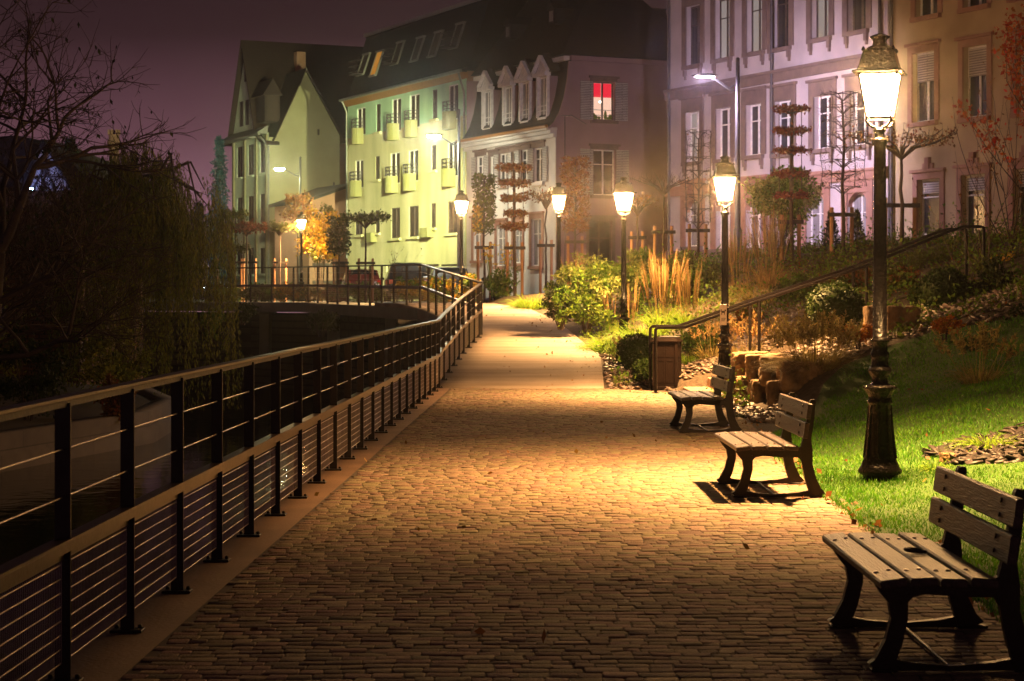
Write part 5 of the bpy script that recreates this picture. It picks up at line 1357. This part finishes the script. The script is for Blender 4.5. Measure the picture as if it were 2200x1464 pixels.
# yellow tree lit by the smallest lantern
for (px, py, D, rx, ry, lab, m1, m2) in ((688, 508, 86.5, 52, 66, 'round yellow tree blazing behind the smallest lantern', 'leaf_yellow', 'leaf_olive'),):
    sh(px, py, D, rx, ry, 'yellow_tree', lab, m1, 4200, .15, second=m2, base=1.34, clumps=40)
for (px, py, D, rx, ry, lab, m1) in ((880, 622, 70, 48, 24, 'yellow flowering bush on the walkway bed by the parked cars', 'leaf_yellow'), (780, 628, 73, 50, 20, 'low green bush at the left foot of the red car', 'leaf_green'), (640, 630, 76, 60, 22, 'yellow and green bush in the walkway bed', 'leaf_yellow'),
                                     (560, 632, 80, 50, 20, 'low olive hedge bush in the walkway bed', 'leaf_olive'), (480, 634, 82, 48, 20, 'dim low bush near the willow end of the walkway', 'leaf_olive'), (945, 624, 66, 40, 30, 'golden bush under the lantern behind the railing kink', 'leaf_yellow'), (1012, 622, 62, 26, 34, 'golden green bush at the railing kink', 'leaf_yellow'), (720, 632, 75, 34, 20, 'tawny grass bush between the walkway stakes', 'leaf_rust')):
    sh(px, py, D, rx, ry, 'flower_bush', lab, m1, 1500, .11, second='leaf_green', stems=5, group='bushes in the bed behind the walkway')
x, y, z = put(1075, 57.2); t = thing('yellow_flowers', 'tall stems with flat yellow flower heads beside the railing end', 'flowers', (x, y, z)); mb = MB(); hp = []
for k in range(16):
    a = rnd.uniform(-.45, .45); h = rnd.uniform(.9, 1.5); mb.tube([(a * .6, rnd.uniform(-.2, .2), 0), (a, 0, h)], .008, 4); hp.append((a, 0, h))
mb.build('stems', 'leaf_green', t); leaves('blossoms', np.repeat(np.array(hp), 26, 0) + rng.normal(0, 1, (16 * 26, 3)) * np.array([.06, .05, .015]), .05, 'flower', t, .8)
leaves('foliage', blob(700, (0, 0, .45), (.6, .4, .45), clumps=12), .12, 'leaf_green', t, .4)


# ornamental grasses
def grass(label, px, py, D, n, h, spread, w, material, droop=.5, plumes=0, ph=1.6, plumem='grass_straw', pw=.035, group='ornamental grass clumps', stiff=.25):
    p = P(px, py, D); z = min(p[2], hill(p[0], p[1]) if D < 56 else 9) if py else hill(p[0], p[1])
    t = thing('ornamental_grass', label, 'ornamental grass', (p[0], p[1], z), 0, group)
    a = rng.uniform(0, 2 * PI, n); q = spread * .3 * np.sqrt(rng.uniform(0, 1, n)); base = np.stack([q * np.cos(a), q * np.sin(a), np.zeros(n) - .03], 1)
    tilt = rng.uniform(.08, 1, n) * spread / h; d = np.stack([np.cos(a) * tilt, np.sin(a) * tilt, np.ones(n)], 1); d /= np.linalg.norm(d, axis=1, keepdims=True)
    strips('blades', base, d, h * rng.uniform(.65, 1.1, n), np.full(n, w), droop * rng.uniform(.5, 1.2, n), material, t)
    if plumes:
        n = plumes; a = rng.uniform(0, 2 * PI, n); q = spread * .3 * np.sqrt(rng.uniform(0, 1, n)); base = np.stack([q * np.cos(a), q * np.sin(a), np.zeros(n)], 1)
        tilt = rng.uniform(0, 1, n) * stiff; d = np.stack([np.cos(a) * tilt, np.sin(a) * tilt, np.ones(n)], 1); d /= np.linalg.norm(d, axis=1, keepdims=True); L_ = ph * rng.uniform(.75, 1.1, n)
        strips('stalks', base, d, L_, np.full(n, .007), np.full(n, .06), plumem, t, taper=.3)
        if stiff > .5:
            m = 46; tt = rng.uniform(.68, 1.02, (n, m)); fat = np.sin(np.clip((tt - .66) / .37, 0, 1) * PI) ** .6
            c = base[:, None] + d[:, None] * (L_[:, None] * tt)[..., None]; c[..., 2] -= (.06 * L_[:, None] * tt ** 2.2); hor = d.copy(); hor[:, 2] = 0; c += hor[:, None] * (.03 * L_[:, None] * tt ** 2)[..., None]
            c = c + rng.normal(0, 1, c.shape) * (fat * pw * .35)[..., None]
            leaves('plumes', c.reshape(-1, 3), .055, plumem, t, .28, up=1.3)
        else:                                        # slim feather-like spikes
            q = 5; st_ = rng.uniform(.42, .62, n * q); bb = np.repeat(base, q, 0); dd = np.repeat(d, q, 0); LL = np.repeat(L_, q); p0 = bb + dd * (LL * st_)[:, None] + rng.normal(0, .006, (n * q, 3)); p0[:, 2] -= .06 * LL * st_ ** 2.2
            d2 = dd + rng.normal(0, .022, dd.shape); d2 /= np.linalg.norm(d2, axis=1, keepdims=True)
            strips('plumes', p0, d2, LL * (1.03 - st_) * rng.uniform(.7, 1, n * q), np.full(n * q, pw * .5), np.full(n * q, .22) * rng.uniform(.3, 1.6, n * q), plumem, t, 4, .8)
    return t


grass('bright arching fountain grass at the foot of the lantern near the bin', 1322, 748, 41.3, 1500, 1.1, 1.15, .016, 'grass_green', .8)
grass('bright fountain grass right of the lantern near the bin', 1385, 735, 41.0, 1300, 1.05, 1.1, .016, 'grass_green', .75)
grass('tall plume grass with straw spikes behind the fountain grass', 1425, 712, 42.2, 500, 1.0, .8, .014, 'grass_green', .6, 46, 1.75, stiff=.26)
grass('upright straw plumes left of the lantern with the notice', 1478, 712, 41.2, 420, .8, .6, .014, 'grass_green', .5, 30, 1.5, stiff=.16)
grass('thin straw plumes hugging the lantern post near the bin', 1352, 722, 42.9, 140, .7, .4, .011, 'grass_straw', .5, 16, 1.45, stiff=.14)
grass('low straw plumes by the handrail foot', 1318, 700, 44.6, 120, .6, .4, .011, 'grass_green', .5, 12, 1.1, stiff=.25)
grass('bright tuft of fountain grass at the far end of the ramp', 1138, 668, 53.0, 700, .85, .9, .018, 'grass_green', .7)
grass('straw plumes rising over the pale leafy shrub', 1238, 600, 51, 160, .8, .5, .014, 'grass_straw', .5, 26, 1.5, pw=.05, stiff=.25)
grass('faint tall straw grass right of the lantern with the notice', 1585, 640, 44, 240, .9, .6, .012, 'grass_straw', .55, 34, 1.7, stiff=.22)
grass('tall glowing straw grass before the red-brown tiered tree', 1655, 622, 43, 420, 1.0, .75, .012, 'grass_straw', .55, 46, 1.9, stiff=.26)
grass('arching tawny grass clump at the top of the slate slope', 1628, 640, 40.5, 420, .95, .9, .012, 'grass_brown', .75, 12, 1.2)
grass('big tan fountain grass clump on the rough wall before the boxwood', 1752, 808, 28.0, 2600, .80, .95, .009, 'grass_brown', .55, 120, .88, 'grass_brown', .028, stiff=.75)
grass('tan fountain grass right behind the lantern with the notice', 1600, 778, 33.9, 500, .72, .7, .010, 'grass_brown', .6, 34, .85, 'grass_straw', .028, stiff=.8)
grass('low tan grass left of the lantern with the notice', 1530, 775, 34.4, 240, .6, .6, .010, 'grass_brown', .6, 18, .7, 'grass_straw', .028, stiff=.8)
grass('small straw tuft between the two boxwood balls by the bin', 1352, 762, 38.5, 130, .4, .4, .010, 'grass_straw', .6, 14, .5, stiff=.8)
grass('green blade tuft in the slate bed near the right edge', 2122, 962, 18.0, 420, .42, .42, .010, 'grass_green', .8)
grass('small green blade tuft at the left tip of the slate bed', 2010, 975, 17.2, 170, .22, .24, .008, 'grass_green', .7)
grass('dark seedy grass at the right edge behind the slate bed', 2105, 830, 23.5, 420, .62, .6, .008, 'grass_brown', .7, 30, .7, 'grass_brown', .02, stiff=.8)
grass('low green tuft in the pebbles behind the farthest bench', 1592, 884, 26.0, 240, .2, .26, .008, 'leaf_dark', .7)
grass('green tuft growing beside the brown bin', 1478, 762, 34.8, 240, .42, .35, .012, 'grass_green', .6)

# right edge autumn tree and bare shrubs
t = thing('autumn_tree', 'scarlet autumn tree at the right edge, leaves thinning to bare stems', 'tree', (7.95, 28.5, hill(7.95, 28.5)))
mb = MB(); tips = []
for k in range(7): grow(mb, (rnd.gauss(0, .06), rnd.gauss(0, .06), -.1), (rnd.gauss(-.02, .22), rnd.gauss(0, .2), 1), 2.1, .024, 2, .28, tips, .10, (2, 3), 5, .62, .12)
mb.build('trunk', 'bark', t)
tp = np.array([tuple(q) for q in tips]); tp = tp[tp[:, 2] > 1.7]
k = rng.integers(0, len(tp), 3200); leaves('crown', tp[k] + rng.normal(0, .08, (3200, 3)), .07, 'leaf_scarlet', t, .6)
for (px, D, h, lab, n) in ((2118, 33, 2.4, 'bare many-stemmed shrub before the ochre house', 9), (2165, 36, 2.9, 'tall bare shrub leaning right at the right edge', 8), (1660, 47, 1.3, 'bare stems spreading under the round green shrub', 10), (855, 76, 1.8, 'thin twiggy shrub before the cream flats', 7)):
    x, y, z = put(px, D, 1.34 if D > 56 else None); t = thing('bare_shrub', lab, 'shrub', (x, y, z), 0, 'bare shrubs'); mb = MB(); tips = []
    for k in range(n): grow(mb, (rnd.gauss(0, .06), rnd.gauss(0, .06), -.1), (rnd.gauss(0, .3), rnd.gauss(0, .25), 1), h * .55, .014, 2, .3, tips, .12, (1, 3), 4, .7, .1)
    mb.build('stems', 'twig', t); tp = np.array([tuple(q) for q in tips]); k = rng.integers(0, len(tp), 120); leaves('last_leaves', tp[k], .05, 'leaf_rust', t, .6)

# ------------------------------------------------------------------ left bank
w = thing('willow', 'weeping willow hanging over the canal from the far bank', 'tree', (-9.5, 48.5, -.6)); mb = MB(); rn = random.Random(5)
mb.tube([(0, 0, -.4), (.1, 0, 1.2), (.3, 0, 2.6), (.5, .1, 3.8)], [.3, .24, .2, .14], 9); crown = []
for k in range(16):
    a = k * 2 * PI / 16; e = rn.uniform(.6, 1); q = [(.3, 0, 2.6 + .08 * k), (.3 + e * .8 * math.cos(a), e * .8 * math.sin(a), 4.8 + rn.uniform(0, .5)), (.4 + e * 1.5 * math.cos(a), e * 1.4 * math.sin(a), 5.3 + rn.uniform(-.5, .3)), (.4 + e * 1.9 * math.cos(a), e * 1.8 * math.sin(a), 4.6 + rn.uniform(-.5, .2))]; mb.tube(q, [.09, .06, .035, .012], 5, cap=False)
mb.build('trunk', 'bark', w); pts = []; mb = MB()
for k in range(1650):
    if k % 19 == 0: ca, ce, cl = rn.uniform(0, 2 * PI), math.sqrt(rn.uniform(.03, 1)), rn.uniform(.45, 1.1)
    a = ca + rn.gauss(0, .13); e = min(1.05, abs(ce + rn.gauss(0, .07))); rx = 1.95 * (1 + .14 * math.sin(a * 3)); x, y = .45 + rx * e * math.cos(a), 1.7 * e * math.sin(a); zt = 5.75 - 1.7 * e ** 2.4 + rn.gauss(0, .2) + .25 * math.sin(a * 4 + 1)
    L_ = rn.uniform(.7, 1.9) if rn.random() < .45 else rn.uniform(1.8, 5.2); L_ = min(L_ * cl, zt + .55); s = []
    for m in range(7):
        u = m / 6; s.append((x + .22 * e * math.cos(a) * math.sqrt(u) + .05 * math.sin(u * 5 + k), y + .2 * e * math.sin(a) * math.sqrt(u), zt - L_ * u))
    if k % 3 == 0: mb.tube(s, .004, 3, cap=False)
    c = int(L_ * 24)
    for _ in range(c):
        u = rn.random() * 5.999; i = int(u); f = u - i; pts.append([s[i][j] * (1 - f) + s[i + 1][j] * f + rn.gauss(0, .025) for j in range(3)])
mb.build('hanging_twigs', 'twig', w); leaves('crown', np.array(pts), .11, 'leaf_willow', w, .2, droop=1.2)

t = thing('bare_tree', 'large bare tree with fine dark twigs reaching in from the left', 'tree', (-8.95, 33.5, -.8)); mb = MB(); tips = []
mb.tube([(0, 0, -.3), (.15, 0, 1.5), (.3, .0, 3.1)], [.2, .16, .13], 9)
for (p, d, l, r) in [((.3, 0, 3.1), (.35, .1, 1), 1.6, .10), ((.28, 0, 2.9), (-.5, -.2, 1), 1.7, .09), ((.2, 0, 2.2), (.85, -.1, .5), 1.2, .06), ((.25, 0, 2.7), (-.1, .4, 1.1), 1.8, .09), ((.1, 0, 1.3), (.9, -.2, .12), 1.5, .06), ((.22, 0, 2.4), (-.8, -.3, .6), 1.5, .08)]:
    grow(mb, p, d, l, r, 5, .62, tips, .26, (3, 4), 5, .76, .07)
mb.build('trunk', 'twig', t); tp = np.array([tuple(q) for q in tips]); k = rng.integers(0, len(tp), 900); leaves('last_leaves', tp[k], .09, 'leaf_dark', t, .5, droop=.8)
t = thing('bare_tree', 'smaller bare tree with leaning stems at the left edge beside the large one', 'tree', (-11.2, 37.5, -.5)); mb = MB(); tips = []
for (d, l, r) in [((.2, .1, 1), 2.0, .11), ((-.3, -.2, 1), 2.0, .09), ((.55, -.1, .8), 1.7, .07), ((.1, .5, .9), 1.8, .08)]: grow(mb, (0, 0, -.3), d, l, r, 5, .55, tips, .22, (3, 4), 5, .76, .08)
mb.build('trunk', 'twig', t); tp = np.array([tuple(q) for q in tips]); k = rng.integers(0, len(tp), 1200); leaves('last_leaves', tp[k], .09, 'leaf_dark', t, .5, droop=.6)
for i, (x, y, z, rx, rz, lab, m) in enumerate([(-9.6, 39.5, .1, 1.0, .9, 'dark bush low on the far bank left of the willow', 'leaf_dark'), (-8.9, 44.5, .0, 1.0, 1.0, 'dark bush under the willow edge', 'leaf_willow'), (-8.15, 41.2, -.62, .42, .5, 'bush with rusty leaves hanging over the quay wall', 'leaf_rust'),
                                          (-10.6, 36, .1, 1.1, .9, 'dark bush on the far bank nearest the camera', 'leaf_dark'), (-12.6, 46, .9, 1.6, 1.6, 'broad dark bush before the old brick house', 'leaf_willow'), (-14.5, 41, .6, 1.4, 1.2, 'dark bush at the left edge under the bare tree', 'leaf_dark'), (-11.0, 50.5, 1.3, 1.5, 1.9, 'tall dark bush between the willow and the old brick house', 'leaf_dark')]):
    shrub('bank_bush', lab, (x, y, z), (rx, rx, rz), m, 2600, .10, group='dark bushes on the far bank', clumps=24)
for (px, py, D, rx, ry, lab, m, n) in ((455, 690, 61, 28, 42, 'leafy green shrub growing below the walkway edge', 'leaf_green', 1200), (520, 672, 62, 45, 20, 'dark trailing shrub below the walkway', 'leaf_dark', 1200), (690, 690, 58, 50, 26, 'dark creeper on the bank under the walkway', 'leaf_dark', 1300)):
    p = P(px, py, D); shrub('bank_shrub', lab, p, (rx * D / F, .6, ry * D / F), m, n, .09, group='shrubs below the walkway')
# conifer with cold light put into its needle colour, trees far behind
for (px, py0, D, r, h, lab, m) in ((472, 296, 127, 1.1, 10.5, 'tall cyan-lit conifer standing left of the pale green house', 'leaf_cyan_lit'), (150, 300, 100, 1.6, 8.0, 'dark conifer behind the blue lit gable', 'leaf_dark'), (40, 372, 104, 1.7, 6.8, 'dark rounded tree left of the blue lit gable', 'leaf_dark'), (428, 436, 150, 2.0, 5.5, 'dim purple tree mass far beyond the willow', 'leaf_dark')):
    x = PX(px, D); t = thing('tall_conifer', lab, 'tree', (x, D, 1.0), 0, 'trees far behind'); n = 5000; top = Z(py0, D) - 1.0; u = rng.uniform(0, 1, n) ** 1.15; a = rng.uniform(0, 2 * PI, n)
    q = r * (1 - u) ** .55 * (.75 + .35 * np.sin(u * 40 + a * 2)) * np.sqrt(rng.uniform(.25, 1, n)); mb = MB(); mb.tube([(0, 0, -.5), (0, 0, top)], [.2, .03], 7); mb.build('trunk', 'bark', t)
    leaves('crown', np.stack([q * np.cos(a), q * np.sin(a), .5 + u * (top - .5)], 1), .26, m, t, .3, up=-.3)

# ------------------------------------------------------------------ lawn, chips and leaves lying about
n = 205000; D = 7.5 + 20.5 * rng.uniform(0, 1, n) ** 1.25; X0 = 2.42 + 9.5 * rng.uniform(0, 1, n) ** 1.2
e = np.interp(D, [a for a, _ in XE], [b for _, b in XE]); X = np.maximum(X0, e + (X0 - 2.42)); bk = np.array([lawn_back(q) for q in X0]); keep = D < bk - rng.uniform(0, .25, n)


def bed_in(X, D):          # slate bed near the right edge
    return ((X - 6.6) / 2.75) ** 2 + ((D - 17.9) / 1.55) ** 2 < 1 + .12 * np.sin(X * 5) + .1 * np.sin(D * 7)


keep &= ~bed_in(X, D) & (np.hypot(X - 3.13, D - 16.94) > .14) & (X / D < .46)
X, D = X[keep], D[keep]; n = len(X); zz = np.array([hill(a, b) for a, b in zip(X, D)])
edge = (X - np.interp(D, [a for a, _ in XE], [b for _, b in XE])) < .06
hgt = rng.uniform(.022, .05, n) * (1 + .35 * np.sin(X * 3.1 + D) * np.sin(D * 2.3)); a = rng.uniform(0, 2 * PI, n); w = rng.uniform(.0028, .0052, n) * (1 + (D - 8) / 16)
k = rng.random(n) < .02; hgt[k] *= rng.uniform(1.3, 2., k.sum()); X = np.where(edge, X - rng.uniform(-.02, .09, n), X)
ln = rng.normal(0, .5, (n, 2)) * hgt[:, None]; b = np.stack([X, D, zz - .004], 1); s = np.stack([np.cos(a) * w, np.sin(a) * w, 0 * a], 1); tp = b + np.stack([ln[:, 0], ln[:, 1], hgt], 1)
V = np.stack([b - s, b + s, tp], 1).reshape(-1, 3); o = np_obj('grass', V, np.arange(3 * n).reshape(n, 3), 'blade'); tag(o, 'short mown green lawn grass around the tallest lantern', 'grass', kind='stuff')


def chips(name, label, pts, size, material, flat=.22):
    n = len(pts); c = np.array([(i, j, k) for k in (-1, 1) for i, j in ((-1, -1), (1, -1), (1, 1), (-1, 1))], float)
    S = np.stack([rng.uniform(.5, 1.3, n), rng.uniform(.35, .8, n), rng.uniform(.5, 1.2, n) * flat], 1) * size / 2
    v = c[None] * S[:, None] * rng.uniform(.65, 1.1, (n, 8, 1)); a = rng.uniform(0, 2 * PI, n); tx, ty = rng.normal(0, .3, (2, n)); ca, sa = np.cos(a)[:, None], np.sin(a)[:, None]
    x, y = v[..., 0] * ca - v[..., 1] * sa, v[..., 0] * sa + v[..., 1] * ca; z = v[..., 2] + x * tx[:, None] + y * ty[:, None]
    V = np.stack([x, y, z], -1) + np.asarray(pts)[:, None]; fs = np.array([(0, 3, 2, 1), (4, 5, 6, 7), (0, 1, 5, 4), (1, 2, 6, 5), (2, 3, 7, 6), (3, 0, 4, 7)])
    o = np_obj(name, V.reshape(-1, 3), (np.arange(n)[:, None, None] * 8 + fs[None]).reshape(-1, 4), material); tag(o, label, 'stone chips', kind='stuff')


pp = []
for (n, x0, x1, d0, d1) in ((1500, 2.75, 4.0, 24.4, 31.6), (2600, 4.2, 9.5, 27.2, 33.0), (900, 1.6, 2.9, 33.8, 42), (700, 2.6, 3.6, 31.0, 36.5), (2600, 3.4, 6.5, 33.6, 38.5)):
    for _ in range(n):
        X_, D_ = rnd.uniform(x0, x1), rnd.uniform(d0, d1)
        if X_ < interp(XE, D_) + .05 or (2.7 < X_ < 8.3 and 31.8 < D_ < 33.5): continue
        if d0 < 25 and (X_ > 3.9 or D_ < lawn_back(X_) - .2 or (X_ > 3.4 and D_ > 27.4)): continue
        if x0 == 4.2 and D_ < lawn_back(X_) + .1: continue
        pp.append((X_, D_, hill(X_, D_) + rnd.uniform(.0, .03)))
chips('slate_chips', 'pale slate chips covering the beds and the slope by the steps', pp, .12, 'slatechip')
pp = []
while len(pp) < 2300:
    X_, D_ = rnd.uniform(3.7, 9), rnd.uniform(16.2, 19.6)
    if bed_in(X_, D_): pp.append((X_, D_, hill(X_, D_) + .012 + rnd.uniform(0, .035)))
chips('slate_bed', 'dark flat slate pieces in the bed near the right edge', pp, .15, 'slatedark', .16)
pp = [];
for _ in range(260):
    D_ = rnd.uniform(8, 40); X_ = rnd.uniform(interp(XF, D_) + .1, 6); e = interp(XE, D_)
    if D_ > 30 and X_ > e: continue
    if rnd.random() < .45 and e - .5 > X_: continue
    pp.append((X_, D_, (hill(X_, D_) + .035 if X_ > e else zp(D_) + .012)))
for _ in range(110):
    D_ = rnd.uniform(34.5, 53); X_ = interp(XE, D_) - abs(rnd.gauss(0, .7)); pp.append((X_, D_, zp(D_) + .016))
for _ in range(160):
    D_ = rnd.uniform(8, 25); pp.append((interp(XE, D_) + rnd.gauss(.02, .1), D_, .02))
o = leaves('fallen_leaves', np.array(pp), .052, 'deadleaf', None, .7, up=0.05); tag(o, 'scattered dry autumn leaves on the cobbles and the lawn', 'leaves', kind='stuff')

def cover(name, label, n, pick, material, size, hz, cat):
    pp = []
    while len(pp) < n:
        X_, D_ = pick()
        e = interp(XE, D_)
        if X_ < e + .15 or (2.6 < X_ < 8.3 and 31.8 < D_ < 33.7) or (3.4 < X_ < 5.4 and D_ < 37.5): continue
        g = math.sin(X_ * 2.3 + D_ * .7) + math.sin(D_ * 1.9 - X_ * 1.1) + rnd.gauss(0, .5)
        if g < -.3: continue
        pp.append((X_, D_, hill(X_, D_) + abs(rnd.gauss(0, hz)) * (.4 + max(0, g))))
    o = leaves(name, np.array(pp), size, material, None, .5); tag(o, label, cat, kind='stuff')


slope = lambda: (rnd.uniform(1.5, 11.5), rnd.uniform(33.8, 55) if rnd.random() < .75 else rnd.uniform(27.8, 33))
cover('ground_cover', 'low olive ground cover spreading over the planted slope', 15000, slope, 'leaf_olive', .075, .13, 'ground cover')
cover('low_foliage', 'low green foliage scattered through the planted slope', 17000, slope, 'leaf_green', .08, .15, 'ground cover')
cover('leaf_litter', 'rusty leaf litter lying over the planted slope', 4500, slope, 'leaf_rust', .06, .04, 'leaf litter')

# ------------------------------------------------------------------ night sky, haze, camera
W_ = bpy.data.worlds.new('World'); SC.world = W_; W_.use_nodes = True
nt = W_.node_tree; nt.nodes.clear(); L = nt.links.new
tc = nn(nt, 'ShaderNodeTexCoord'); sp = nn(nt, 'ShaderNodeSeparateXYZ'); L(tc.outputs['Generated'], sp.inputs[0])
nz = nn(nt, 'ShaderNodeTexNoise', i_Scale=3.0, i_Detail=4.); L(tc.outputs['Generated'], nz.inputs['Vector'])
md = nn(nt, 'ShaderNodeMath', operation='MULTIPLY_ADD'); md.inputs[1].default_value = .025; L(nz.outputs['Fac'], md.inputs[0]); L(sp.outputs[2], md.inputs[2])
rp = nn(nt, 'ShaderNodeValToRGB'); L(md.outputs[0], rp.inputs[0])
cr = rp.color_ramp; e = cr.elements
SKY = [(0.0, (.17, .085, .105)), (.055, (.16, .075, .10)), (.09, (.075, .032, .042)), (.14, (.018, .008, .009)), (.22, (.008, .004, .005)), (1.0, (.006, .004, .006))]
for i, (p, c) in enumerate(SKY):
    q = e[i] if i < 2 else e.new(p)
    q.position = p; q.color = (*c, 1)
bg = nn(nt, 'ShaderNodeBackground'); L(rp.outputs[0], bg.inputs[0]); bg.inputs[1].default_value = SKYK
ou = nn(nt, 'ShaderNodeOutputWorld'); L(bg.outputs[0], ou.inputs[0])

if HAZE:
    hm = bpy.data.materials.new('night_mist'); hm.use_nodes = True; nt = hm.node_tree; nt.nodes.clear()
    pv = nn(nt, 'ShaderNodeVolumePrincipled'); pv.inputs['Color'].default_value = (.9, .88, .88, 1); pv.inputs['Density'].default_value = HAZE; pv.inputs['Anisotropy'].default_value = .965
    ou = nn(nt, 'ShaderNodeOutputMaterial'); nt.links.new(pv.outputs[0], ou.inputs['Volume'])
    M['haze'] = hm; mb = MB(); mb.box(-130, 130, -8, 310, -4, 34); h = mb.build('haze', 'haze'); tag(h, 'thin night mist hanging over the canal and street', 'haze', kind='stuff')

cam = bpy.data.cameras.new('camera'); co = bpy.data.objects.new('camera', cam); COL.objects.link(co); SC.camera = co
co.location = (0, 0, CH); co.rotation_euler = (R(90), 0, 0)
cam.sensor_width = 36; cam.lens = 70; cam.shift_y = -(732 - HY) / 2200 * -1 * -1
cam.clip_end = 2000; cam.clip_start = .1
cam.dof.use_dof = True; cam.dof.focus_distance = 20; cam.dof.aperture_fstop = 9
SC.view_settings.view_transform = 'Standard'; SC.view_settings.look = 'None'; SC.view_settings.exposure = EXPO; SC.view_settings.gamma = 1
SC.render.engine = 'CYCLES'
cy = SC.cycles
cy.use_denoising = True; cy.max_bounces = 5; cy.diffuse_bounces = 2; cy.glossy_bounces = 3; cy.transmission_bounces = 2; cy.volume_bounces = 0; cy.transparent_max_bounces = 4
cy.sample_clamp_indirect = 6; cy.sample_clamp_direct = 0; cy.use_light_tree = True; cy.caustics_reflective = False; cy.caustics_refractive = False
cy.volume_step_rate = 4; cy.volume_max_steps = 64
SC.render.resolution_x, SC.render.resolution_y = 1024, 681
